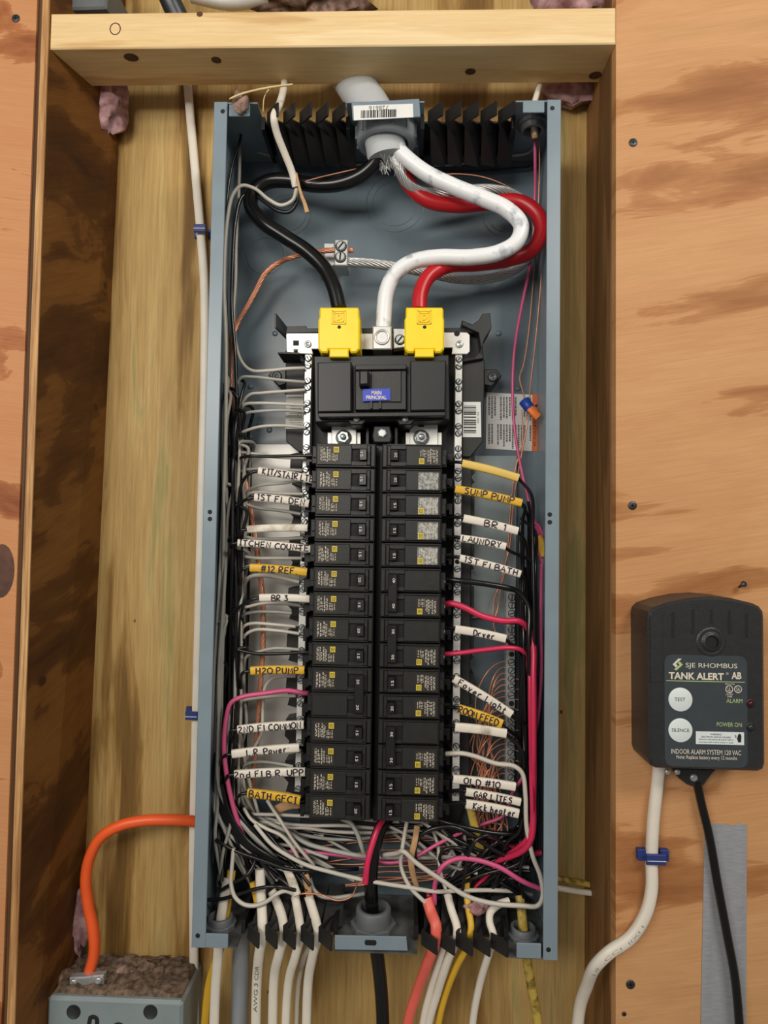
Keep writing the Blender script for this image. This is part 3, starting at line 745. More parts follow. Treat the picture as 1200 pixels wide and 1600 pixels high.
def micro_b(z, seed, col=0):
    """rows of tiny lettering that run down the label, too small to read"""
    r = random.Random(seed); b = B()
    rows_ = [(-23.4, 0.62, 8.0), (-22.2, 0.62, 8.0), (-20.4, 1.0, 8.0), (-18.6, 0.55, 3.0), (-16.9, 1.0, 8.0), (-15.0, 0.6, 6.0), (-13.8, 0.6, 6.0), (-11.6, 0.55, 1.5), (-10.2, 0.7, 1.5), (-8.6, 0.55, 0.5), (-6.6, 0.8, 1.0)]
    for x, wd, top in rows_:
        zz = -7.6 + r.uniform(0, 2.5)
        while zz < top:
            for _ in range(r.randrange(3, 7)):       # one word
                ln = r.uniform(0.28, 0.5)
                if zz + ln > top: break
                q(b, mm(x), mm(x + wd * r.uniform(0.85, 1.25)), z + mm(zz), z + mm(zz + ln), -PR - 0.00035)
                zz += ln + 0.16
            zz += r.uniform(0.5, 1.3)
    return b
def label_b(z): return B().prism(rrect(mm(-24.6), mm(-3.9), z - mm(8.4), z + mm(9.0), mm(0.7)), -PR - 0.0002, -PR + 0.0003)
def logo_b(z):
    b = B()
    b.prism([(mm(-9.8), z + mm(2.6)), (mm(-4.4), z + mm(2.6)), (mm(-4.4), z + mm(8.4)), (mm(-9.8), z + mm(8.4))], -PR - 0.0004, -PR)
    return b
def logod_b(z):
    b = B(); cx, cz = mm(-7.1), z + mm(5.5); y = -PR - 0.00055
    for (u0, u1, v0, v1) in ((-1.7, 1.7, 1.3, 1.7), (-1.7, 1.7, -1.7, -1.3), (-1.7, -1.3, -1.7, 1.7), (1.3, 1.7, -1.7, 1.7), (-0.5, 0.5, -0.5, 0.5)):
        q(b, cx + mm(u0), cx + mm(u1), cz + mm(v0), cz + mm(v1), y)
    return b
def number_b(z, s):
    b = B()      # reads top to bottom on the left column
    text_in(b, s, (mm(18.2), -0.0082, z + mm(2.6)), (0, 0, mm(-4.8)), (mm(2.8), -0.00062, 0), 0.01)
    return b
def term_b(z):
    b = B(); b.lathe((-hl + 0.0030, 0.006, z + 0.001), (0, -1, 0), [(0, 0.0030), (0.0016, 0.0030), (0.002, 0.0022), (0.002, 0)], 10)
    return b
cache = {}
def shared(key, fn, mat):
    if key not in cache: cache[key] = bmesh_(key[0], fn(), mat)
    return cache[key]
def breaker(col, rows, nums, label, lblmat='lbl_dark', term=False, seed=0, text=True):
    flip = col == 'R'
    zc = sum(zrow(r) for r in rows) / len(rows)
    xc = (xL0 + xL1) / 2 if not flip else (xR0 + xR1) / 2
    t = bpy.data.objects.new('circuit_breaker', None); t.empty_display_size = 0.01; C.objects.link(t)
    t.location = (xc, YBR, zc)
    if flip: t.rotation_euler = (0, math.pi, 0)
    tag(t, label, 'breaker', 'branch circuit breakers')
    n = len(rows)
    offs = [0.0] if n == 1 else [PITCH_Z / 2, -PITCH_Z / 2]      # local z, first = label pole
    nn = nums
    def part(name, key, fn, mat, parent=t):
        o = obj(name, shared((name,) + key, fn, mat), None, parent)
        o.matrix_parent_inverse = Matrix.Identity(4)
        return o
    for k, zo in enumerate(offs):
        part('body', (n, k), lambda: body_b(zo), M['breaker'])
        part('cover', (n, k), lambda: panel_b(zo), M['breaker_face'])
        part('switch_opening', (n, k), lambda: B().box(mm(9), mm(24.5), -0.0003, 0.0002, zo - mm(6.8), zo + mm(6.8)), M['hole'])
        h = part('handle', (n, k), lambda: handle_b(zo), M['handle'])
        part('rating', (n, k, nn), lambda: number_b(zo, nn), M['print_white'], h)
        if term: part('terminal_screw', (n, k, 't'), lambda: term_b(zo), M['zinc'])
    z0 = offs[0]
    lb = part('label', (n, lblmat), lambda: label_b(z0), M[lblmat])
    if text:
        part('fine_print', (n, seed % 3, lblmat), lambda: micro_b(z0, seed % 3), M['print_tan'], lb)
        lg = part('logo', (n,), lambda: logo_b(z0), M['logo_yellow'], lb)
        part('logo_mark', (n,), lambda: logod_b(z0), M['print_black'], lb)
    if n == 2:
        def tie():
            return B().prism([(mm(16.0), -PITCH_Z / 2 - mm(6.4)), (mm(25.6), -PITCH_Z / 2 - mm(6.4)), (mm(25.6), PITCH_Z / 2 + mm(6.4)), (mm(16.0), PITCH_Z / 2 + mm(6.4))], -0.0080, -0.0040, 0.0008)
        part('handle_tie', (n,), tie, M['handle'])
    return t
L_lab = ['left column, top', 'left column, beside the kitchen and stair sleeve', 'left column, beside the first floor den sleeve', 'left column, beside the blank white sleeve', 'left column, beside the kitchen counter sleeve',
         'left column, beside the upper yellow sleeve', 'left column, beside the BR 3 sleeve', 'left column, eighth from the top', 'left column, ninth from the top', None, None,
         'left column, beside the second floor common sleeve', 'left column, beside the L.R. power sleeve', 'left column, second from the bottom', 'left column, at the very bottom']
L_num = ['15', '15', '15', '15', '15', '20', '15', '20', '15', None, None, '15', '15', '15', '20']
for i in range(15):
    if L_num[i]: breaker('L', [i], L_num[i], 'black single-pole breaker marked %s, %s' % (L_num[i], L_lab[i]), seed=i)
breaker('L', [9, 10], '20', 'black double-pole breaker with tied handles in the left column', seed=1)
breaker('R', [0], '20', 'black single-pole breaker marked 20, right column, top', seed=0)
breaker('R', [1], '20', 'black single-pole breaker with a blank worn silver label', lblmat='lbl_silver', text=False)
for i, s_ in ((2, 'third from the top'), (3, 'fourth from the top'), (4, 'fifth from the top')):
    breaker('R', [i], '15', 'black single-pole breaker marked 15 with grey label, right column, %s' % s_, lblmat='lbl_silver', seed=i)
breaker('R', [6, 5], '40', 'black double-pole breaker marked 40 with tied handles', term=True, seed=2)
breaker('R', [8, 7], '30', 'upper black double-pole breaker marked 30 beside the dryer sleeve', term=True, seed=1)
breaker('R', [9], '15', 'black single-pole breaker marked 15 beside the foyer light sleeve', seed=2)
breaker('R', [10], '20', 'black single-pole breaker marked 20 beside the room feed sleeve', seed=0)
breaker('R', [12, 11], '30', 'lower black double-pole breaker marked 30 with tied handles', seed=0)
breaker('R', [13], '15', 'black single-pole breaker marked 15, right column, second from the bottom', seed=1)
breaker('R', [14], '15', 'black single-pole breaker marked 15, right column, at the very bottom', seed=2)

# ------------------------------------------------------------------ handwriting
G = {
 'A': [[(0, 0), (.35, 1), (.7, 0)], [(.15, .38), (.58, .38)]], 'B': [[(.05, 0), (.05, 1), (.5, .95), (.55, .7), (.1, .52), (.62, .4), (.6, .05), (.05, 0)]],
 'C': [[(.65, .85), (.4, 1), (.08, .7), (.05, .3), (.35, 0), (.65, .12)]], 'D': [[(.08, 0), (.08, 1), (.5, .85), (.65, .5), (.5, .12), (.08, 0)]],
 'E': [[(.6, 1), (.08, 1), (.08, 0), (.62, 0)], [(.08, .52), (.5, .52)]], 'F': [[(.62, 1), (.08, .97), (.08, 0)], [(.08, .52), (.5, .55)]],
 'G': [[(.62, .85), (.35, 1), (.05, .55), (.3, 0), (.62, .1), (.62, .42), (.38, .42)]], 'H': [[(.08, 0), (.08, 1)], [(.6, 0), (.6, 1)], [(.08, .5), (.6, .5)]],
 'I': [[(.3, 0), (.3, 1)], [(.12, 1), (.48, 1)], [(.12, 0), (.48, 0)]], 'K': [[(.08, 0), (.08, 1)], [(.6, 1), (.1, .45), (.65, 0)]],
 'L': [[(.08, 1), (.08, 0), (.6, .02)]], 'M': [[(.03, 0), (.12, .95), (.36, .3), (.6, .95), (.7, 0)]], 'N': [[(.06, 0), (.08, 1), (.58, .02), (.62, 1)]],
 'O': [[(.35, 1), (.05, .75), (.06, .25), (.35, 0), (.65, .25), (.64, .75), (.35, 1)]], 'P': [[(.08, 0), (.08, 1), (.5, .98), (.62, .75), (.45, .5), (.08, .48)]],
 'R': [[(.08, 0), (.08, 1), (.5, .98), (.6, .75), (.45, .52), (.08, .48), (.65, 0)]], 'S': [[(.6, .88), (.32, 1), (.08, .78), (.55, .38), (.5, .06), (.08, .08)]],
 'T': [[(.02, 1), (.68, 1)], [(.35, 1), (.35, 0)]], 'U': [[(.06, 1), (.06, .25), (.32, 0), (.6, .22), (.62, 1)]], 'Y': [[(.05, 1), (.34, .5), (.62, 1)], [(.34, .5), (.3, 0)]],
 '1': [[(.2, .8), (.35, 1), (.35, 0)]], '2': [[(.08, .8), (.3, 1), (.58, .78), (.08, 0), (.64, .02)]], '3': [[(.08, .92), (.5, .96), (.3, .56), (.58, .35), (.4, 0), (.06, .1)]],
 '0': [[(.35, 1), (.06, .7), (.1, .2), (.35, 0), (.62, .3), (.6, .75), (.35, 1)]], '/': [[(0, -.05), (.5, 1.05)]], '.': [[(.15, .02), (.22, .08)]],
 '#': [[(.2, 0), (.3, 1)], [(.5, 0), (.6, 1)], [(0, .35), (.75, .38)], [(.03, .68), (.78, .7)]], ' ': [],
 'a': [[(.5, .5), (.2, .55), (.06, .25), (.25, 0), (.5, .2), (.5, .55), (.55, 0)]], 'c': [[(.5, .5), (.25, .58), (.06, .28), (.25, 0), (.5, .1)]],
 'd': [[(.5, .45), (.2, .52), (.06, .22), (.25, 0), (.5, .15)], [(.5, 1), (.52, 0)]], 'e': [[(.08, .3), (.5, .34), (.35, .6), (.08, .35), (.2, .02), (.52, .1)]],
 'g': [[(.5, .5), (.2, .58), (.06, .28), (.25, .05), (.5, .2), (.5, .55), (.45, -.3), (.1, -.25)]], 'h': [[(.08, 1), (.08, 0)], [(.08, .4), (.35, .58), (.5, .4), (.5, 0)]],
 'i': [[(.15, .55), (.15, 0)], [(.15, .8), (.18, .85)]], 'k': [[(.08, 1), (.08, 0)], [(.45, .6), (.1, .28), (.5, 0)]], 'l': [[(.15, 1), (.15, 0)]],
 'm': [[(.04, 0), (.06, .55), (.25, .58), (.32, .1), (.36, .5), (.55, .55), (.62, 0)]], 'n': [[(.06, 0), (.08, .58), (.3, .6), (.5, .45), (.52, 0)]],
 'o': [[(.3, .58), (.06, .35), (.2, 0), (.5, .15), (.5, .48), (.3, .58)]], 'p': [[(.08, -.3), (.08, .58), (.45, .52), (.5, .2), (.1, .05)]],
 'r': [[(.08, 0), (.08, .58)], [(.08, .38), (.3, .6), (.48, .52)]], 's': [[(.45, .55), (.15, .5), (.42, .22), (.08, .02)]], 't': [[(.2, .95), (.2, 0), (.4, .04)], [(.02, .6), (.42, .62)]],
 'u': [[(.06, .58), (.08, .1), (.35, .02), (.5, .25), (.5, .58), (.52, 0)]], 'w': [[(.02, .58), (.15, .02), (.3, .4), (.45, .02), (.6, .58)]], 'y': [[(.06, .58), (.28, .1)], [(.52, .58), (.15, -.35)]],
}
def scribble(b, s, o, u, v, n, seed=0, th=0.00068):
    """marker strokes filling the box o, o+u (width), o+v (cap height); n points out of the surface"""
    r = random.Random(seed)
    adv = [0.42 if ch in ' .li' else 0.62 if ch in '1I/' else 0.86 for ch in s]
    tot = sum(adv); x = 0.0
    o, u, v, n = Vector(o), Vector(u), Vector(v), Vector(n)
    for ch, a in zip(s, adv):
        dz = r.uniform(-0.06, 0.06); kx = r.uniform(0.92, 1.08)
        for st in G.get(ch, []):
            P = [o + u * ((x + px * kx) / tot) + v * (pz + dz + px * 0.05) + n * 0.00008 for px, pz in st]
            if len(P) > 2 and ch not in 'AEFHIKLMNTYw#': P = smooth(P, 3)
            b.sweep(P, [(th, 0), (0, 0.00022), (-th, 0), (0, -0.0003)], nrm=n, smooth=False)
        x += a
    return b

# ------------------------------------------------------------------ marked sheath sleeves
def sleeve(x0, y0, x1, y1, h, mat, text, label, Y=-0.078, tx=(0.06, 0.94), Y1=None, tsc=0.70, tdy=0.0):
    Y1 = Y if Y1 is None else Y1
    a, c = at(x0, y0, Y), at(x1, y1, Y1)
    k = (Y - CAM.y) / FOC
    w_, t_ = h * k / 2, 0.0030
    sec = superell(w_, t_, 16, 3.2)
    d = (c - a).normalized()
    nn = Vector((0, -1, 0)); nn = (nn - d * nn.dot(d)).normalized()
    side = d.cross(nn)            # across the sleeve
    if side.z < 0: side = -side
    b = B()
    bow = [a.lerp(c, i / 8) + side * (0.0009 * math.sin(math.pi * i / 8)) for i in range(9)]
    b.sweep(bow, sec, nrm=(0, -1, 0), caps=False)
    for e, s_ in ((a, 1), (c, -1)):         # open ends with a visible wall and dark bore
        rings = [[e + side * (p * f) + nn * (r_ * f) + d * (s_ * dd) for p, r_ in sec] for f, dd in ((1, 0), (0.74, 0), (0.70, 0.004))]
        n = len(sec); vs = [p for R_ in rings for p in R_]
        b.add(vs, [(kk * n + i, kk * n + (i + 1) % n, (kk + 1) * n + (i + 1) % n, (kk + 1) * n + i) for kk in range(2) for i in range(n)] + [tuple(range(2 * n, 3 * n))])
    if not text:
        o = obj('sheath_sleeve', b, mat)
        return tag(o, label, 'sheath sleeve', 'marked sheath sleeves on the wires')
    t = thing('sheath_sleeve', label, 'sheath sleeve', tuple(a), 'marked sheath sleeves on the wires')
    body = obj('sleeve', b, mat, t)
    ch = 2 * w_ * tsc
    L_ = (c - a).length
    o = a + d * (L_ * tx[0]) - side * (ch / 2 - tdy * w_ - 0.0004) + nn * (t_ + 0.0001)
    sb_ = scribble(B(), text, o, d * (L_ * (tx[1] - tx[0])), side * ch, nn, seed=len(text) * 7 + int(y0))
    obj('handwriting', sb_, M['ink'], body)
    return t
NW, NY = M['nm_white'], M['nm_yellow']
sleeves_L = [
 (404, 736, 491, 750, 13, NW, 'KIT/STAIR LTE', 'white sleeve marked KIT/STAIR, topmost on the left', (.08, 1.0)),
 (398, 777, 483, 787, 13, NW, '1ST Fl. DEN', 'white sleeve marked 1ST FL. DEN on the left', (.04, .95)),
 (387, 827, 481, 825, 12, M['nm_grimy'], '', 'blank greyish-white sleeve on the left above the kitchen counter sleeve', None),
 (372, 848, 486, 858, 12, NW, 'ITCHEN COUNTE', 'white sleeve marked KITCHEN COUNTER on the left', (.02, .99)),
 (391, 887, 480, 894, 13, NY, '#12 REF.', 'yellow sleeve marked #12 REF. on the left', (.2, .85)),
 (406, 934, 486, 936, 12, NW, 'BR 3', 'white sleeve marked BR 3 on the left', (.24, .58)),
 (392, 1048, 476, 1047, 13, NY, 'H2O PUMP', 'yellow sleeve marked H2O PUMP on the left', (.1, .92)),
 (372, 1140, 475, 1132, 13, NW, '2ND Fl COMMON', 'white sleeve marked 2ND FL COMMON on the left', (.01, .98)),
 (363, 1178, 468, 1168, 13, NW, 'L.R. Power', 'white sleeve marked L.R. POWER on the left', (.22, .84)),
 (367, 1210, 477, 1206, 13, NW, '2nd Fl B.R. UPP', 'white sleeve marked 2ND FL B.R. UP on the left', (.0, 1.0)),
 (387, 1239, 469, 1250, 14, NY, 'BATH GFCI', 'yellow sleeve marked BATH GFCI, lowest on the left', (.04, .96)),
]
sleeves_R = [
 (722, 724, 810, 747, 13, M['nm_pale_yellow'], '', 'blank pale yellow sleeve, topmost on the right', None),
 (711, 764, 815, 786, 13, NY, 'SUMP PUMP', 'yellow sleeve marked SUMP PUMP on the right', (.14, .9)),
 (724, 810, 809, 830, 13, NW, 'BR 1', 'white sleeve marked BR1 on the right', (.38, .8)),
 (719, 841, 790, 854, 12, NW, 'LAUNDRY', 'white sleeve marked LAUNDRY on the right', (.04, .92)),
 (718, 872, 813, 897, 12, NW, '1ST Fl BATH', 'white sleeve marked 1ST FL BATH on the right', (.06, .97)),
 (711, 983, 790, 998, 13, NW, 'Dryer', 'white sleeve marked Dryer on the right', (.36, .8)),
 (709, 1060, 799, 1116, 13, NW, 'Foyer Light', 'steeply slanting white sleeve marked Foyer Light', (.08, .93)),
 (716, 1107, 784, 1131, 14, NY, 'ROOM FEED', 'yellow sleeve marked ROOM FEED on the right', (.0, .93)),
 (711, 1136, 791, 1146, 14, M['nm_grimy'], '', 'blank white sleeve on the right below the ROOM FEED sleeve', None),
 (708, 1217, 805, 1229, 13, NW, 'OLD #10', 'white sleeve marked OLD #10 on the right', (.17, .77)),
 (728, 1237, 813, 1253, 12, NW, 'GAR LITES', 'white sleeve marked GAR LITES on the right', (.14, .86)),
 (728, 1256, 810, 1271, 14, NW, 'Kick heater', 'white sleeve marked Kick heater, lowest on the right', (.13, .96)),
]
for k, (x0, y0, x1, y1, h, m_, tx_, lb, rng) in enumerate(sleeves_L + sleeves_R):
    sleeve(x0, y0, x1, y1, h, m_, tx_, lb, Y=-0.080, tx=rng or (0, 1))

# ------------------------------------------------------------------ wires
def wire(name, label, cat, pts, r, mat, group=None, n=6, per=6, Y=None):
    o = obj(name, B().tube(path(pts, Y, per), r, n), mat)
    return tag(o, label, cat, group)
RW = 0.00190
def wv(x): return x + random.uniform(-1.2, 1.2)
# hot wires of the left breakers: terminal, through the sleeve, over into the left gutter and down
lane_i = 0
ends_L = [(345, 1385), (404, 1372), (414, 1368), (432, 1384), (456, 1362), (462, 1392), (478, 1366), (486, 1398), (400, 1400)]
def left_run(x, y, Y, mat, label, group, name='wire', lead=None, r=RW, yend=None, lane=None, sweep=None):
    """from (x, y) at depth Y over to a gutter lane, down, and round into the foot of the panel"""
    global lane_i
    lane_i += 1
    f0 = random.random() if lane is None else lane
    Yl = -0.015 - 0.053 * random.random()
    k = 1.0 if Yl < -0.05 else 0.94
    def lx(yy):    # lane pixel at height yy
        base_l = 352 - 27 * (yy - 300) / 1160.0
        return base_l + 4 + f0 * 36 + (6 if Yl > -0.05 else 0) + 3 * math.sin(yy / 130.0 + f0 * 9)
    p = list(lead or []) + [(x, y, Y)]
    d = sweep or random.uniform(10, 30)
    yy = y + d
    p.append((lx(yy) + 6, y + d * 0.35, (Y + Yl) / 2))
    p.append((lx(yy + 20), yy + 22, Yl))
    yy += 90
    stop = random.uniform(1225, 1275)
    while yy < stop:
        p.append((lx(yy) + random.uniform(-2.5, 2.5), yy, Yl + random.uniform(-0.006, 0.006)))
        yy += random.uniform(80, 130)
    ex, ey = random.choice(ends_L)
    p.append((lx(stop) + 3, stop + 12, Yl))
    p.append(((lx(stop) * 0.6 + ex * 0.4) - 4, stop + 62, Yl * 0.6 - 0.03))
    p.append((ex + random.uniform(-6, 6), ey - random.uniform(2, 16), -0.055 + random.uniform(-0.02, 0.02)))
    return wire(name, label, 'wire', p, r, mat, group)
# y positions of breaker terminals on the left
hot_L = {0: (388, 713), 1: None}
left_run(388, 713, -0.070, M['w_black'], 'black wire from the top left breaker, no sleeve', None, lead=[(490, 712, -0.072), (470, 712, -0.072), (420, 713, -0.072)])
left_run(385, 778 + 234, -0.070, M['w_black'], 'black wire running level from the left breaker just above the H2O PUMP sleeve', None, lead=[(486, 1019, -0.070), (440, 1021, -0.072), (400, 1021, -0.072), (370, 1014, -0.072)])
for (x0, y0, x1, y1, h, m_, tx_, lb, rng) in sleeves_L:
    nm = lb.split(' marked ')[1].split(' on the left')[0].split(',')[0] if ' marked ' in lb else 'blank left'
    left_run(x0 - 12, y0 + 3, -0.080, M['w_black'], 'black wire leaving the left end of the %s sleeve' % nm, None,
             lead=[(x1 + 5, y1, -0.072), (x1 - 4, y1, -0.080), ((x0 + x1) / 2, (y0 + y1) / 2, -0.080), (x0 + 6, y0, -0.080)], sweep=random.uniform(30, 120), r=0.0018)
# extra strands that fill the gutter
for i in range(46):
    y = random.uniform(560, 1080)
    f0 = random.random(); 
    bl_ = random.random() < 0.72
    left_run(350 + f0 * 30 - 0.024 * (y - 600), y, -0.03 - 0.04 * random.random(), M['w_black'] if bl_ else M['w_grey'],
             'black wire in the bundle down the left gutter' if bl_ else 'greyish-white wire in the bundle down the left gutter',
             'left gutter black wires' if bl_ else 'left gutter white wires', lane=f0)
# long wires from the head of the panel down the left gutter
wire('wire', 'long white wire dropping from the split cable at the top left', 'wire', [(463, 294, -.062), (458, 312, -.062), (440, 321, -.06), (420, 312, -.058), (398, 295, -.056), (378, 290, -.06), (364, 304, -.066), (355, 345, -.07), (350, 440, -.07), (353, 540, -.068), (352, 700, -.066), (344, 900, -.06), (334, 1080, -.06), (331, 1230, -.055), (345, 1330, -.05), (350, 1385, -.05)], 0.0021, M['w_white'])
wire('wire', 'long black wire dropping from the split cable at the top left', 'wire', [(465, 296, -.058), (463, 318, -.056), (452, 331, -.054), (436, 330, -.052), (414, 316, -.05), (392, 301, -.05), (378, 308, -.054), (368, 345, -.055), (363, 420, -.052), (362, 480, -.05), (368, 560, -.05), (370, 700, -.05), (358, 900, -.05), (346, 1100, -.05), (344, 1240, -.05), (372, 1330, -.05), (402, 1370, -.05)], 0.0021, M['w_black'])
wire('wire', 'thin black wire hanging from the top left corner', 'wire', [(377, 190, -.05), (376, 215, -.055), (364, 255, -.06), (356, 300, -.06), (352, 420, -.05), (358, 600, -.045), (352, 800, -.045), (345, 1000, -.05), (340, 1200, -.05), (360, 1320, -.05), (400, 1372, -.05)], 0.0015, M['w_black'])
wire('wire', 'white wire from the top corner to the highest left bar screw', 'wire', [(370, 214, -.03), (374, 232, -.035), (373, 300, -.04), (369, 380, -.04), (368, 440, -.04), (365, 490, -.04), (369, 540, -.045), (379, 567, -.05), (394, 579, -.055), (420, 579, -.058), (450, 576, -.06), (476, 575, -.06)], 0.0019, M['w_white'])
wire('wire', 'grey-white wire lying along the top of the back behind the clamps', 'wire', [(368, 218, -.02), (380, 228, -.02), (410, 240, -.018), (450, 247, -.012), (520, 251, -.01), (560, 257, -.012), (580, 256, -.014)], 0.0016, M['w_grey'])
wire('wire', 'grey-white wire curving along the top right of the back', 'wire', [(678, 258, -.014), (700, 258, -.014), (740, 253, -.014), (790, 244, -.018), (822, 240, -.022), (833, 232, -.028), (835, 212, -.045)], 0.0016, M['w_grey'])
wire('wire', 'thin black wire along the top right of the back', 'wire', [(690, 268, -.008), (740, 268, -.008), (800, 263, -.01), (836, 256, -.012), (848, 235, -.02)], 0.0012, M['w_black'])
wire('wire', 'thin bare wire over the black cable near the top', 'wire', [(478, 283, -.062), (500, 277, -.066), (530, 270, -.060), (565, 262, -.05)], 0.0006, M['copper'])
# white wires to the left bar
LBL = ['second wire down, bent up sharply', 'third down, below the wing', 'fourth down, over the rating sticker', 'fifth down, across the middle of the rating sticker', 'sixth down, at the foot of the rating sticker',
       'just under the unsleeved black wire', 'behind the KIT/STAIR sleeve', 'just below the KIT/STAIR sleeve', 'just above the 1ST FL. DEN sleeve', 'just below the 1ST FL. DEN sleeve', 'just above the KITCHEN COUNTER sleeve',
       'just above the #12 REF. sleeve', 'behind the #12 REF. sleeve', 'the stout one just below the #12 REF. sleeve', 'just below the BR 3 sleeve', 'second below the BR 3 sleeve', 'third below the BR 3 sleeve',
       'fourth below the BR 3 sleeve', 'just above the H2O PUMP sleeve', 'just below the H2O PUMP sleeve', 'just under the red wire', 'below the L.R. POWER sleeve']
LB = [  # (bar end px, py), bend points, thickness
 [(477, 597), (440, 594), (396, 589), (378, 590), (371, 602), (371, 660)],
 [(477, 609), (450, 611), (410, 614), (392, 616), (380, 628), (371, 656), (369, 700)],
 [(478, 633), (440, 631), (400, 630), (383, 632), (375, 645)],
 [(476, 643), (440, 641), (402, 643), (385, 646), (378, 658), (377, 720), (379, 745)],
 [(478, 668), (440, 665), (405, 667), (382, 674), (372, 680)],
 [(476, 716), (430, 714), (395, 709), (378, 707), (368, 712)],
 [(472, 735), (420, 733), (392, 733), (380, 735), (372, 745)],
 [(470, 750), (440, 755), (408, 758), (390, 765), (385, 780), (386, 815)],
 [(474, 772), (440, 771), (400, 769), (388, 772), (384, 782)],
 [(470, 803), (440, 798), (400, 793), (385, 788), (376, 784)],
 [(474, 840), (440, 842), (400, 842), (382, 840), (374, 846)],
 [(472, 872), (440, 872), (400, 872), (378, 870), (368, 876)],
 [(474, 893), (440, 888), (404, 884), (384, 886), (372, 895)],
 [(468, 909), (440, 903), (412, 899), (392, 901), (382, 912), (378, 932)],
 [(470, 946), (440, 943), (410, 943), (380, 949), (360, 945), (350, 933), (345, 915)],
 [(456, 958), (430, 956), (400, 956), (382, 960), (375, 970)],
 [(462, 979), (430, 976), (395, 974), (382, 978), (374, 995), (368, 1020)],
 [(468, 990), (430, 985), (400, 984), (386, 990), (378, 1002), (372, 1030)],
 [(468, 1015), (430, 1013), (405, 1018), (385, 1026), (381, 1045), (382, 1090), (385, 1130)],
 [(462, 1056), (440, 1057), (424, 1061), (414, 1075), (411, 1105), (407, 1150)],
 [(462, 1087), (430, 1088), (400, 1091), (375, 1096), (362, 1108)],
 [(458, 1198), (435, 1193), (405, 1190), (385, 1194), (379, 1204), (376, 1230)],
]
for k, p in enumerate(LB):
    Y0 = -0.060; gy = M['w_white'] if k % 3 else M['w_grey']
    pts = [(a, c, Y0 + 0.0022 * j if j < 4 else Y0 + 0.012) for j, (a, c) in enumerate(p)]
    lx_, ly_ = p[-1]
    # carry on down the gutter
    f0 = max(0.0, min(1.0, (lx_ - (352 - 27 * (ly_ - 300) / 1160.0) - 4) / 34))
    yy = ly_ + 60
    while yy < 1230:
        pts.append((352 - 27 * (yy - 300) / 1160.0 + 6 + f0 * 34 + 3 * math.sin(yy / 90 + k), yy, -0.038 - 0.02 * math.sin(k)))
        yy += 90
    ex, ey = ends_L[k % len(ends_L)]
    pts += [((pts[-1][0] + ex) / 2 - 8, 1300 + (k % 5) * 8, -0.04), (ex + (k % 3) * 4 - 4, ey, -0.045)]
    wire('wire', 'white wire on the left bar, ' + LBL[k], 'wire', pts, 0.0025 if k == 13 else 0.0019, gy, 'white wires on the left bar')

# right side: sleeves to the right gutter
ends_R = [(668, 1400), (700, 1396), (708, 1392), (730, 1400), (742, 1402), (760, 1408), (800, 1396)]
def right_run(pts, label, mat=None, r=RW, group=None, lane=None, foot=True, Yl=None):
    f0 = random.random() if lane is None else lane
    yr = -0.02 - 0.06 * random.random()
    Yl = yr if Yl is None else Yl
    x, y = pts[-1][0], pts[-1][1]
    p = list(pts)
    def lx(yy): return 809 + f0 * 26 + 2.0 * math.sin(yy / 120 + f0 * 7) + (yy - 900) * 0.012
    p += [(lx(y + 30), y + 22, (pts[-1][2] + Yl) / 2)]
    yy = y + 75
    stop = random.uniform(1270, 1335)
    while yy < stop:
        p.append((lx(yy), yy, Yl + random.uniform(-.005, .005))); yy += random.uniform(80, 120)
    if foot:
        ex, ey = random.choice(ends_R)
        p += [(lx(stop) - 6, stop + 14, Yl), ((lx(stop) * 0.55 + ex * 0.45), stop + 34 + random.uniform(-8, 26), -0.05 + random.uniform(-.02, .02)), (ex, ey, -0.05)]
    return wire('wire', label, 'wire', p, r, mat or M['w_black'], group)
for (x0, y0, x1, y1, h, m_, tx_, lb, rng) in sleeves_R:
    nm = lb.split(' marked ')[1].split(' on the right')[0].split(',')[0] if ' marked ' in lb else ('blank pale yellow' if 'pale' in lb else 'blank right')
    right_run([(x0 - 24, y0 - 1, -.070), (x0 - 8, y0 - 2, -.076), (x0 + 6, y0, -.080), ((x0 + x1) / 2, (y0 + y1) / 2, -.080), (x1 - 4, y1 - 1, -.080), (x1 + 5, y1 + 6, -.076)], 'black wire leaving the right end of the %s sleeve' % nm)
right_run([(696, 905, -.070), (715, 907, -.074), (750, 911, -.075), (790, 918, -.074), (808, 924, -.070)], 'thick black wire from the upper pole of the 40 breaker', r=0.0031, lane=0.62)
for i in range(26):
    y = random.uniform(760, 1120)
    right_run([(812 + random.random() * 14, y, -.04)], 'black wire in the bundle down the right gutter', group='right gutter black wires')
right_run([(696, 944, -.072), (706, 943, -.076), (725, 949, -.078), (752, 962, -.078), (785, 970, -.078), (812, 971, -.076), (826, 984, -.07)], 'thick red wire from the lower pole of the 40 breaker', M['w_red'], 0.0034, lane=0.8, Yl=-0.086)
right_run([(696, 1022, -.072), (720, 1020, -.076), (760, 1015, -.077), (795, 1012, -.077), (815, 1016, -.074), (824, 1030, -.068)], 'red wire from the lower pole of the upper 30 breaker', M['w_red'], 0.0026, lane=0.60, Yl=-0.084)
wire('wire', 'red wire running down beside the right flange', 'wire', [(846, 880, -.06), (845, 980, -.06), (846, 1040, -.06), (842, 1110, -.062), (836, 1150, -.064), (828, 1190, -.064), (812, 1222, -.06), (800, 1240, -.05), (788, 1273, -.05), (751, 1289, -.05), (721, 1301, -.055), (687, 1317, -.06), (639, 1343, -.06), (607, 1348, -.058), (572, 1342, -.055), (490, 1332, -.055), (445, 1331, -.055), (426, 1336, -.05)], 0.0019, M['w_pink'])
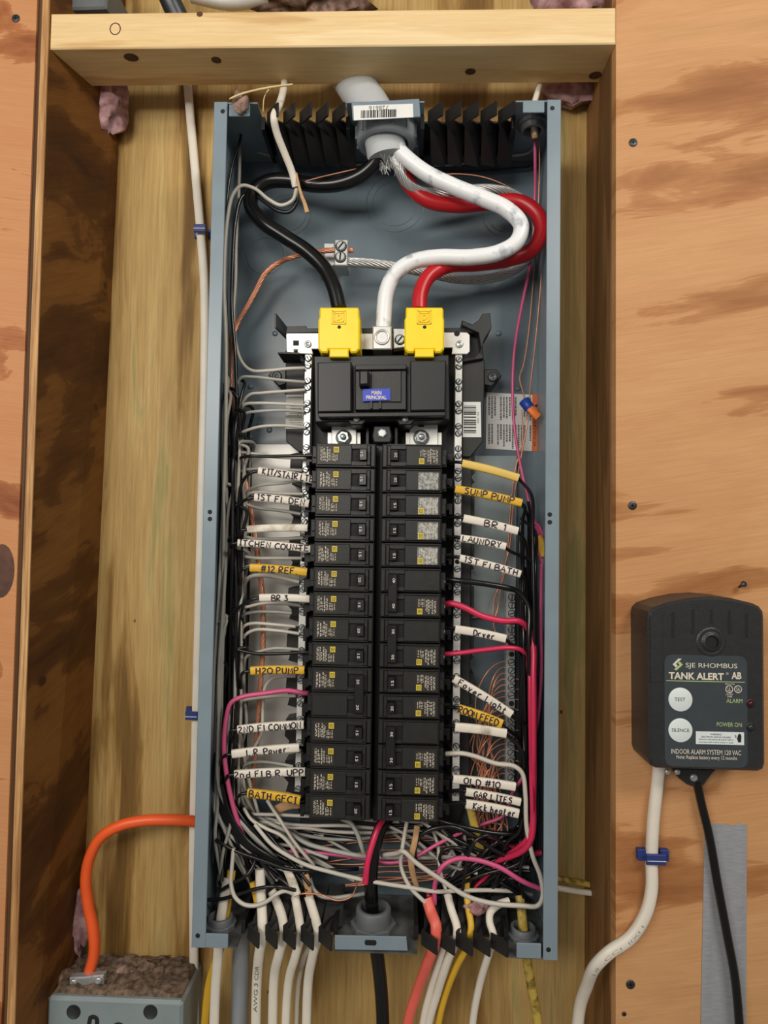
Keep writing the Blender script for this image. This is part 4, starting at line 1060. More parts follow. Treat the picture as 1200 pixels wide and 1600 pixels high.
wire('wire', 'pale white wire from the lower 30 breaker that loops round the panel foot', 'wire', [(697, 1178, -.072), (720, 1177, -.078), (740, 1181, -.08), (775, 1193, -.08), (803, 1197, -.08), (816, 1208, -.08), (821, 1240, -.082), (823, 1293, -.084), (833, 1339, -.085), (844, 1368, -.085), (848, 1400, -.085), (840, 1415, -.085), (815, 1415, -.085), (767, 1411, -.084), (729, 1400, -.084), (687, 1373, -.084), (649, 1347, -.082), (630, 1330, -.08), (621, 1333, -.074), (600, 1336, -.06)], 0.0025, M['w_white'])
wire('wire', 'red wire arching over the coral cable at the panel foot', 'wire', [(679, 1412, -.07), (680, 1380, -.074), (690, 1355, -.076), (712, 1342, -.076), (742, 1343, -.076), (780, 1355, -.076), (815, 1376, -.076), (850, 1391, -.07)], 0.0026, M['w_pink'])
wire('wire', 'thick red wire low in the right corner', 'wire', [(756, 1308, -.045), (799, 1324, -.05), (831, 1333, -.05), (846, 1332, -.05)], 0.0033, M['w_red'])
wire('wire', 'red wire in the left gutter from the tied left breaker', 'wire', [(484, 1083, -.068), (475, 1083, -.072), (450, 1079, -.076), (415, 1083, -.077), (378, 1089, -.077), (361, 1098, -.077), (354, 1120, -.077), (350, 1165, -.077), (355, 1215, -.076), (366, 1265, -.074), (380, 1304, -.066), (392, 1330, -.05)], 0.0026, M['w_pink'])
wire('wire', 'pink wire down the upper right side', 'wire', [(835, 206, -.055), (836, 240, -.05), (836, 300, -.03), (831, 390, -.02), (827, 420, -.02), (815, 480, -.02), (804, 545, -.02), (801, 610, -.02), (804, 670, -.022), (815, 735, -.024), (828, 790, -.03), (836, 818, -.035), (845, 840, -.035)], 0.0019, M['w_pink'])
wire('wire', 'pink wire loop by the yellow scrap at the right flange', 'wire', [(848, 880, -.035), (838, 850, -.035), (832, 828, -.036), (833, 818, -.037), (840, 820, -.037), (847, 835, -.037), (852, 850, -.035)], 0.0019, M['w_pink'])
sc_ = obj('sheath_scrap', B().sweep(path([(840, 838, -.04), (846, 852, -.042), (852, 868, -.042)], per=3), superell(0.005, 0.0016, 10), nrm=(0, -1, 0)), M['nm_yellow'])
tag(sc_, 'short yellow sheath scrap beside the right flange', 'sheath scrap')

# thin bare copper wires
def cu(pts, label, r=0.0008, group='bare copper wires'):
    return wire('ground_wire', label, 'wire', pts, r, M['copper'], group, n=5)
cu([(843, 200, -.05), (842, 300, -.03), (836, 400, -.012), (826, 520, -.012), (818, 570, -.014), (812, 590, -.016), (817, 612, -.02), (822, 630, -.024)], 'bare copper wire bent towards the blue wire connector', 0.0009, None)
cu([(849, 330, -.03), (845, 440, -.02), (836, 540, -.018), (829, 600, -.02), (824, 660, -.026), (815, 710, -.024), (806, 760, -.02), (801, 800, -.018), (797, 850, -.018), (785, 900, -.02), (778, 950, -.02), (771, 975, -.024), (775, 990, -.03)], 'bare copper wire slanting past the orange sticker', 0.0009, None)
cu([(815, 640, -.022), (816, 690, -.02), (806, 730, -.018), (798, 790, -.016), (794, 850, -.016), (786, 905, -.02), (774, 930, -.02), (769, 970, -.022)], 'bare copper wire hanging below the blue wire connector', 0.0009, None)
cu([(655, 275, -.03), (720, 272, -.035), (760, 278, -.035), (800, 295, -.03), (832, 318, -.025)], 'thin bare wire arching over the white cable', 0.0007, None)
for i in range(20):
    y = 1035 + 9.2 * i
    x0 = 790
    d = random.uniform(14, 46)
    xe = random.uniform(735, 790)
    cu([(797, y, -.024), (x0 - 6, y - 1, -.026), (x0 - 10 - d * 0.5, y + 14, -.028 - .01 * random.random()), (x0 - 12 - d, y + 60 + 30 * random.random(), -.03), (752 + random.random() * 26, max(y + 110, 1190 + random.random() * 30), -.03),
        (735 + random.random() * 60, 1270 + random.random() * 30, -.035), (xe, 1320 + random.random() * 50, -.04)], 'bare copper wire fanning down from the ground bar')
for i in range(9):
    y = 1060 + 16 * i
    cu([(800, y, -.024), (812, y + 2, -.024), (824, y + 8 + random.random() * 8, -.022)], 'short bare copper tail right of the ground bar', 0.0008, 'copper tails right of the ground bar')
for i in range(12):
    y = 1306 + 7 * i + random.uniform(-3, 3); x0 = random.uniform(470, 600)
    cu([(x0, y + random.uniform(-8, 12), -.02), (x0 + 60, y, -.022), (x0 + 130, y - 3 + random.uniform(-6, 6), -.022), (x0 + 200 + random.random() * 60, y - 8 + random.uniform(-16, 6), -.024)], 'bare copper wire crossing the panel foot', 0.0009, 'copper wires across the panel foot')
cu([(462, 1399, -.07), (476, 1396, -.074), (500, 1398, -.074), (527, 1407, -.072), (547, 1402, -.068), (556, 1388, -.06), (558, 1368, -.05)], 'looped bare copper wire left of the lower conduit bushing', 0.0009, None)

# stranded conductors
def stranded(name, label, cat, pp, R_, ns, rs, mat, pitch=0.045, core=True, per=8):
    P = path(pp, per=per)
    b = B(); prev = None; N = len(P); fr = []
    for k in range(N):
        t = (P[min(k + 1, N - 1)] - P[max(k - 1, 0)]).normalized()
        nn = (prev - t * prev.dot(t)) if prev else t.orthogonal()
        nn.normalize(); prev = nn; fr.append((nn, t.cross(nn)))
    s_ = [0.0]
    for k in range(1, N): s_.append(s_[-1] + (P[k] - P[k - 1]).length)
    for j in range(ns):
        pts = []
        for k in range(N):
            a = 2 * math.pi * (j / ns + s_[k] / pitch)
            pts.append(P[k] + fr[k][0] * (R_ * math.cos(a)) + fr[k][1] * (R_ * math.sin(a)))
        b.tube(pts, rs, 5)
    if core: b.tube(P, R_ * 0.95, 8)
    o = obj(name, b, mat)
    return tag(o, label, cat)
stranded('ground_cable', 'twisted copper ground cable running down the left side', 'cable', [(552, 391, -.05), (520, 391, -.048), (490, 394, -.04), (460, 401, -.03), (435, 411, -.040), (414, 428, -.040), (402, 450, -.040), (388, 476, -.040), (371, 505, -.040), (363, 530, -.040), (360, 570, -.03), (362, 610, -.03), (368, 650, -.040), (375, 700, -.040), (383, 750, -.040), (394, 810, -.040), (403, 870, -.040), (410, 930, -.040), (411, 1000, -.040), (407, 1070, -.040), (403, 1130, -.040), (398, 1190, -.040), (394, 1230, -.03)], 0.0018, 7, 0.00125, M['copper'], 0.05)
stranded('bare_conductor', 'twisted bare aluminium conductor behind the white and red cables', 'cable', [(617, 245, -.07), (622, 262, -.068), (634, 284, -.062), (655, 298, -.056), (690, 302, -.05), (730, 297, -.044), (770, 296, -.038), (805, 305, -.03), (832, 330, -.024), (838, 370, -.022), (826, 402, -.022), (800, 424, -.024), (760, 436, -.028), (715, 436, -.032), (670, 427, -.036), (620, 417, -.042), (575, 411, -.048), (530, 409, -.05)], 0.0042, 11, 0.00135, M['alu'], 0.085)

# ------------------------------------------------------------------ service cable and its three conductors
def big(name, label, pp, r, mat):
    o = obj(name, B().tube(path(pp, per=9), r, 18), mat)
    return tag(o, label, 'cable', 'service conductors')
big('service_conductor', 'thick black service cable swinging left down to the left yellow cover', [(598, 225, -.066), (588, 250, -.066), (565, 273, -.062), (530, 287, -.056), (490, 289, -.050), (450, 282, -.046), (418, 284, -.046), (396, 300, -.048), (392, 322, -.052), (410, 346, -.056), (445, 370, -.060), (480, 393, -.064), (507, 420, -.068), (522, 450, -.072), (530, 482, -.074)], 0.0082, M['big_black'])
big('service_conductor', 'thick red service cable passing behind the white one', [(616, 230, -.060), (624, 255, -.058), (640, 290, -.054), (668, 313, -.052), (715, 321, -.050), (765, 317, -.050), (812, 316, -.052), (840, 335, -.056), (846, 362, -.058), (832, 390, -.058), (795, 405, -.058), (745, 412, -.060), (700, 415, -.064), (670, 432, -.068), (657, 458, -.072), (655, 484, -.074)], 0.0082, M['big_red'])
big('service_conductor', 'thick white service cable sweeping right and back to the neutral lug', [(614, 225, -.072), (634, 246, -.074), (665, 270, -.074), (710, 292, -.076), (755, 310, -.078), (793, 328, -.080), (814, 352, -.082), (807, 378, -.082), (778, 395, -.080), (735, 402, -.078), (685, 402, -.074), (645, 409, -.072), (617, 428, -.070), (604, 455, -.069), (600, 490, -.068), (599, 514, -.068)], 0.0084, M['big_white'])
sv = thing('service_cable', 'grey service cable jacket coming down through the top bushing', 'cable', tuple(at(600, 225, -.066)))
jp = [at(530, 95, -.030), at(552, 128, -.034), at(572, 158, -.050), at(588, 186, -.060), at(599, 212, -.066), at(606, 249, -.068)]
obj('jacket', B().sweep(smooth(jp, 7), superell(0.0222, 0.0170, 20, 2.2), nrm=(0, -1, 0)), M['grey_jacket'], sv)
b = B(); r_ = random.Random(5)
for i in range(46):
    x, y = r_.uniform(594, 630), r_.uniform(240, 262)
    a = at(x, y, -.086 - r_.random() * .003)
    a2 = at(x + r_.uniform(-3, 6), y + r_.uniform(4, 14), -.086 - r_.random() * .003)
    b.sweep([a, a2], [(.0002, 0), (0, .0002), (-.0002, 0), (0, -.0002)], smooth=False)
obj('frayed_binder', b, M['alu'], sv, 'frayed silvery threads at the cut jacket end')
# bushing of the service cable under the top wall
bsh = thing('conduit_bushing', 'large ribbed grey bushing round the service cable under the top wall', 'bushing', tuple(at(604, 200, -.066)))
cz = HH - TH; c = Vector((at(604, 210, -.066).x, -.064, cz))
Rb = 0.0335
obj('ring', B().lathe(c, (0, 0, -1), [(0.0, Rb), (0.016, Rb), (0.020, Rb - 0.002), (0.020, Rb - 0.009), (0.014, Rb - 0.0105), (0.0, Rb - 0.0105)], 36), M['pvc'], bsh)
for i in range(12):
    a = 2 * math.pi * (i + .4) / 12
    u = Vector((math.cos(a), math.sin(a), 0)); s_ = Vector((-u.y, u.x, 0))
    p = c + u * (Rb + 0.0006)
    vs = [p + s_ * k * 0.0011 + Vector((0, 0, -zz)) + u * e for k in (-1, 1) for zz in (0.003, 0.017) for e in (-0.001, 0.001)]
    obj('rib', B().add(vs, [(0, 1, 3, 2), (4, 6, 7, 5), (0, 4, 5, 1), (2, 3, 7, 6), (0, 2, 6, 4), (1, 5, 7, 3)]), M['pvc'], bsh)
# lower bushing with the black cable
c2 = Vector((at(583, 1440, -.070).x, -.066, -HH + TH))
bs2 = thing('conduit_bushing', 'dark grey bushing in the panel floor holding the black cable', 'bushing', tuple(c2))
obj('nut', B().lathe(c2, (0, 0, 1), [(0, 0.024), (0.006, 0.024), (0.007, 0.022), (0.007, 0.019)], 8, smooth=False), M['pvc_dark'], bs2)
obj('ring', B().lathe(c2, (0, 0, 1), [(0.005, 0.0185), (0.020, 0.0185), (0.022, 0.017), (0.022, 0.0135), (0.0, 0.0135)], 24), M['pvc_dark'], bs2)
o = obj('black_cable', B().tube(path([(600, 1790, -.050), (598, 1590, -.052), (594, 1530, -.058), (588, 1480, -.066), (583, 1430, -.067), (580, 1395, -.07), (580, 1365, -.07), (585, 1325, -.066), (594, 1296, -.06), (606, 1276, -.05)], per=7), 0.0072, 12), M['big_black'])
tag(o, 'black cable rising through the floor bushing behind the breakers', 'cable')
wire('wire', 'red wire hugging the black cable at the panel foot', 'wire', [(571, 1380, -.078), (574, 1350, -.079), (580, 1325, -.076), (590, 1296, -.07), (600, 1278, -.06)], 0.0034, M['w_red'])

# ground lug on the back
gl = thing('ground_lug', 'small silver two-screw lug joining copper and aluminium on the back', 'lug', tuple(at(533, 416, -.04)))
obj('foot', B().pp([(506, 380), (522, 380), (523, 414), (496, 422), (497, 410), (507, 402)], -.030, -.0016, 0.0006), M['alu'], gl)
obj('block', B().pp([(523, 374), (544, 374), (543, 415), (522, 415)], -.058, -.030, 0.001), M['alu'], gl)
for i, (px, py) in enumerate(((533, 385), (532, 402))):
    o = obj('slotted_screw', screw_kinds[i + 1], None, gl); o.matrix_parent_inverse = Matrix.Identity(4)
    o.location = at(px, py, -.058) - gl.location; o.scale = (1.75, 1.3, 1.75)

# ------------------------------------------------------------------ cable clamps: zigzag fins in the end walls
def clamp(px0, px1, ypx, top, label, n=5):
    Y0 = -0.104
    x0, x1 = at(px0, ypx, Y0).x, at(px1, ypx, Y0).x
    z = HH - 0.002 if top else -HH + 0.002
    sg = -1 if top else 1
    t = thing('cable_clamp', label, 'cable clamp', (x0, -0.07, z), 'black plastic cable clamps')
    za, zb_ = sorted((z + sg * 0.001, z + sg * 0.015))
    fr = B()
    fr.box(x0 - 0.002, x1 + 0.002, -0.036, -0.024, za, zb_)
    fr.box(x0 - 0.004, x0, -0.086, -0.024, za, zb_); fr.box(x1, x1 + 0.004, -0.086, -0.024, za, zb_)
    obj('frame', fr, M['black_pl'], t)
    zp = sorted((z - sg * 0.0010, z + sg * 0.0012))
    obj('base_plate', B().box(x0, x1, -0.074, -0.026, zp[0], zp[1]), M['black_matte'], t)
    zc0, zc1 = sorted((z - sg * 0.0015, z + sg * 0.013))
    for i in range(n):
        x = x0 + (x1 - x0) * (i + 0.35) / n
        pl = [(x + 0.012, Y0 - 0.001), (x - 0.002, Y0 + 0.014), (x + 0.010, Y0 + 0.036), (x + 0.008, Y0 + 0.070)]
        th = 0.0011
        P = [Vector((a, b_, 0)) for a, b_ in pl]
        L_, R_ = [], []
        for k in range(4):
            d = (P[min(k + 1, 3)] - P[max(k - 1, 0)]).normalized(); nrm = Vector((-d.y, d.x, 0)) * th
            L_.append(P[k] + nrm); R_.append(P[k] - nrm)
        out = L_ + R_[::-1]; m_ = len(out)
        b = B().add([(p.x, p.y, zz) for zz in (zc0, zc1) for p in out], [(0, 1, 6, 7), (1, 2, 5, 6), (2, 3, 4, 5), (15, 14, 9, 8), (14, 13, 10, 9), (13, 12, 11, 10)] + [(k, k + 8, (k + 1) % 8 + 8, (k + 1) % 8) for k in range(8)])
        obj('fin', b, M['black_matte'] if not top else M['black_pl'], t)
        # gripping tongue behind each fin
        g_ = B(); xa = x - 0.001
        g_.add([(xa, -0.090, z + sg * 0.004), (xa + 0.020, -0.072, z + sg * 0.004), (xa + 0.020, -0.040, z + sg * 0.030), (xa + 0.004, -0.045, z + sg * 0.030),
                (xa, -0.088, z + sg * 0.001), (xa + 0.020, -0.070, z + sg * 0.001), (xa + 0.020, -0.038, z + sg * 0.027), (xa + 0.004, -0.043, z + sg * 0.027)],
               [(0, 1, 2, 3), (7, 6, 5, 4), (0, 4, 5, 1), (1, 5, 6, 2), (2, 6, 7, 3), (3, 7, 4, 0)])
        obj('tongue', g_, M['black_matte'] if not top else M['black_pl'], t)
    return t
clamp(408, 538, 176, True, 'black finned cable clamp in the top wall, left of the bushing')
clamp(664, 804, 168, True, 'black finned cable clamp in the top wall, right of the bushing')
clamp(376, 518, 1474, False, 'dusty black finned cable clamp in the panel floor, left of the bushing')
clamp(654, 792, 1482, False, 'dusty black finned cable clamp in the panel floor, right of the bushing')
def strain(px, py, top, label):
    c = Vector((at(px, py, -.075).x, -.072, (HH - TH) if top else (-HH + TH)))
    s_ = -1 if top else 1
    t = thing('cable_connector', label, 'connector', tuple(c), 'round cable connectors in the panel corners')
    obj('nut', B().lathe(c, (0, 0, s_), [(0, 0.0165), (0.004, 0.0165), (0.005, 0.015), (0.005, 0.011)], 12, smooth=False), M['pvc_dark'], t)
    obj('throat', B().lathe(c, (0, 0, s_), [(0.003, 0.0135), (0.010, 0.0130), (0.011, 0.012), (0.011, 0.010), (0.0, 0.010)], 18), M['pvc_dark'], t)
strain(343, 1450, False, 'dark round connector in the lower left corner of the panel')
strain(818, 1458, False, 'dark round connector in the lower right corner of the panel')
strain(833, 186, True, 'dark round connector in the upper right corner of the panel')

# ------------------------------------------------------------------ sheathed cables
def flat(name, label, pp, wpx, mat, t=0.0030, per=7, group=None, nrm=(0, -1, 0), marks=None, cat='cable', sc=None):
    k = (pp[0][2] - CAM.y) / FOC
    P = path(pp, per=per)
    b = B().sweep(P, superell(wpx * k / 2, t, 14, 2.4), nrm=nrm, scale=None if not sc else [sc[0] + (sc[1] - sc[0]) * i / (len(P) - 1) for i in range(len(P))])
    if not marks:
        return tag(obj(name, b, mat), label, cat, group)
    th = thing(name, label, cat, tuple(P[-1]), group)
    body = obj('sheath', b, mat, th)
    text, (f0, f1), h, up = marks            # lettering wrapped on the sheath between two fractions of its length
    vs, fs = text_verts(text); N = len(P)
    S_ = [0.0]
    for kk in range(1, N): S_.append(S_[-1] + (P[kk] - P[kk - 1]).length)
    out = []
    for a, c in vs:
        f_ = f0 + (f1 - f0) * a
        s_ = f_ * S_[-1]; kk = 1
        while kk < N - 1 and S_[kk] < s_: kk += 1
        tt = (P[kk] - P[kk - 1]).normalized()
        p = P[kk - 1] + tt * (s_ - S_[kk - 1])
        nn = Vector(nrm) - tt * Vector(nrm).dot(tt); nn.normalize()
        side = tt.cross(nn) * up
        out.append(p + side * ((c - 0.5) * h) + nn * (t + 0.00015))
    obj('printing', B().add(out, fs), M['print_grey' if 'AWG' in text else 'print_faint'], body)
    return th
flat('sheathed_cable', 'long white cable stapled to the back board left of the panel', [(292, 120, -.006), (299, 200, -.006), (308, 300, -.006), (314, 370, -.007), (319, 440, -.006), (320, 560, -.006), (316, 750, -.006), (311, 950, -.006), (306, 1150, -.006), (302, 1350, -.006), (303, 1480, -.006), (304, 1790, -.006)], 14, M['nm_white'], 0.0035)
flat('sheathed_cable', 'white cable through the lower left corner connector', [(356, 1372, -.060), (351, 1400, -.066), (346, 1430, -.072), (343, 1455, -.072), (341, 1490, -.070), (336, 1560, -.060), (331, 1790, -.056)], 15, M['nm_white'], 0.0032)
flat('sheathed_cable', 'yellow cable beside the white one in the lower left corner', [(362, 1360, -.054), (358, 1390, -.058), (354, 1420, -.064), (349, 1452, -.066), (342, 1490, -.056), (326, 1545, -.040), (310, 1790, -.030)], 13, M['nm_yellow'], 0.0032)
flat('sheathed_cable', 'printed white cable leftmost in the lower left clamp', [(406, 1358, -.066), (408, 1400, -.070), (410, 1440, -.080), (410, 1462, -.088), (405, 1490, -.082), (401, 1540, -.066), (398, 1790, -.060)], 15, M['nm_white'], 0.0034,
     marks=('AWG 3 CDR', (0.53, 0.33), 0.0040, 1))
flat('sheathed_cable', 'white cable second in the lower left clamp', [(424, 1392, -.060), (432, 1408, -.064), (440, 1430, -.074), (444, 1456, -.084), (436, 1490, -.080), (428, 1530, -.066), (426, 1790, -.060)], 14, M['nm_white'], 0.0034)
flat('sheathed_cable', 'white cable third in the lower left clamp', [(461, 1400, -.062), (464, 1416, -.066), (468, 1440, -.078), (470, 1458, -.084), (462, 1492, -.080), (450, 1540, -.064), (443, 1790, -.058)], 13, M['nm_white'], 0.0034)
flat('sheathed_cable', 'white cable fourth in the lower left clamp', [(482, 1400, -.062), (487, 1416, -.068), (494, 1440, -.078), (497, 1458, -.086), (489, 1492, -.080), (481, 1540, -.066), (478, 1790, -.060)], 14, M['nm_white'], 0.0034)
flat('sheathed_cable', 'thin white cable just left of the fourth clamp cable', [(486, 1470, -.060), (474, 1500, -.056), (466, 1540, -.050), (462, 1790, -.046)], 8, M['nm_grimy'], 0.0026)
flat('sheathed_cable', 'thin grimy cable behind the third clamp cable', [(466, 1470, -.050), (456, 1510, -.044), (450, 1560, -.040), (451, 1790, -.036)], 8, M['nm_grimy'], 0.0026)
flat('sheath_end', 'cut white sheath end beside the fourth clamp cable, inside the panel', [(448, 1358, -.070), (456, 1376, -.072), (463, 1398, -.074)], 15, M['nm_grimy'], 0.0030, cat='sheath end', sc=(.8, 1))
flat('sheath_end', 'small cut white sheath end above the clamps with brown paper', [(477, 1366, -.066), (480, 1380, -.068), (483, 1398, -.068)], 11, M['kraft'], 0.0024, cat='sheath end')
flat('sheath_end', 'cut yellow sheath end above the lower left clamp', [(394, 1378, -.060), (398, 1392, -.062), (402, 1410, -.066)], 10, M['nm_yellow'], 0.0026, cat='sheath end')
flat('sheathed_cable', 'coral sheathed cable in the lower right clamp', [(667, 1404, -.072), (673, 1424, -.078), (681, 1446, -.088), (680, 1470, -.090), (670, 1500, -.082), (652, 1548, -.066), (636, 1605, -.060), (628, 1790, -.058)], 15, M['nm_coral'], 0.0038, sc=(1.15, 1))
flat('sheathed_cable', 'white cable right beside the coral one', [(694, 1478, -.078), (687, 1500, -.074), (672, 1550, -.062), (660, 1605, -.056), (652, 1790, -.054)], 11, M['nm_white'], 0.0032)
flat('sheathed_cable', 'white cable between the coral and the yellow cable', [(699, 1396, -.066), (705, 1420, -.072), (714, 1450, -.082), (712, 1470, -.086), (700, 1500, -.080), (684, 1550, -.066), (668, 1610, -.058), (660, 1790, -.056)], 12, M['nm_white'], 0.0034)
flat('sheathed_cable', 'yellow cable in the lower right clamp', [(731, 1352, -.056), (729, 1390, -.060), (732, 1420, -.068), (736, 1450, -.078), (728, 1480, -.080), (712, 1512, -.072), (694, 1560, -.060), (684, 1610, -.054), (680, 1790, -.052)], 10, M['nm_yellow'], 0.0034)
flat('sheathed_cable', 'white cable rightmost in the lower right clamp', [(795, 1408, -.070), (778, 1414, -.074), (766, 1426, -.078), (765, 1440, -.082), (771, 1462, -.088), (763, 1492, -.082), (749, 1540, -.066), (738, 1605, -.058), (734, 1790, -.056)], 11, M['nm_white'], 0.0034)
flat('sheathed_cable', 'dull yellow cable through the lower right corner connector', [(812, 1400, -.060), (815, 1425, -.068), (818, 1455, -.072), (822, 1490, -.068), (830, 1540, -.056), (840, 1600, -.050), (846, 1790, -.048)], 14, M['nm_dull_yellow'], 0.0046)
flat('sheathed_cable', 'soiled yellow cable dropping beside the Kick heater sleeve', [(735, 1262, -.060), (740, 1285, -.060), (747, 1315, -.058), (756, 1346, -.054)], 13, M['nm_dull_yellow'], 0.0030)
flat('sheathed_cable', 'white cable entering the panel through the top left clamp', [(446, 118, -.040), (443, 140, -.060), (436, 165, -.090), (428, 184, -.102), (432, 206, -.094), (445, 240, -.080), (456, 268, -.070), (462, 292, -.064)], 11, M['nm_white'], 0.0030)
flat('sheathed_cable', 'white cable above the upper right corner connector', [(846, 128, -.030), (838, 150, -.050), (833, 172, -.066), (834, 200, -.070), (835, 212, -.068)], 9, M['nm_white'], 0.0040)
flat('sheath_end', 'brown stained sheath end under the upper right connector', [(835, 192, -.070), (835, 204, -.070), (836, 216, -.068)], 13, M['kraft'], 0.0040, cat='sheath end', sc=(1, .7))
flat('paper_strip', 'torn kraft paper strip hanging from the split cable at the top', [(463, 270, -.068), (467, 290, -.072), (471, 305, -.074), (476, 318, -.074), (480, 332, -.074)], 6, M['kraft'], 0.0008, cat='paper', sc=(.5, 1.2))
flat('paper_strip', 'crumpled kraft paper strip among the wires below the right breakers', [(652, 1290, -.070), (648, 1315, -.072), (642, 1345, -.070), (649, 1380, -.066), (652, 1392, -.064)], 9, M['kraft'], 0.0014, cat='paper')
flat('paper_strip', 'kraft paper scrap behind the BATH GFCI sleeve', [(430, 1266, -.05), (450, 1258, -.052), (468, 1256, -.05)], 14, M['kraft'], 0.0020, cat='paper')
# orange cable of the lower left box
o = obj('orange_cable', B().tube(path([(330, 1290, -.008), (300, 1283, -.020), (262, 1281, -.028), (225, 1282, -.032), (188, 1290, -.034), (158, 1308, -.034), (140, 1340, -.034), (134, 1375, -.034), (138, 1415, -.034), (146, 1455, -.034), (147, 1490, -.034), (140, 1518, -.034), (136, 1540, -.034)], per=8), 0.0060, 14), M['nm_orange'])
tag(o, 'orange cable bending from the panel side down to the grey box', 'cable')
# grey conduit below the panel
pc = at(376, 1520, -.030)
cnd = thing('grey_conduit', 'grey plastic conduit dropping below the panel floor', 'conduit', (pc.x, pc.y, -0.60))
obj('pipe', B().cyl((pc.x, pc.y, -0.75), (pc.x, pc.y, -HH - 0.001), 0.0095, n=18), M['pvc'], cnd)
obj('collar', B().cyl((pc.x, pc.y, -HH - 0.026), (pc.x, pc.y, -HH), 0.0125, n=18), M['pvc'], cnd)

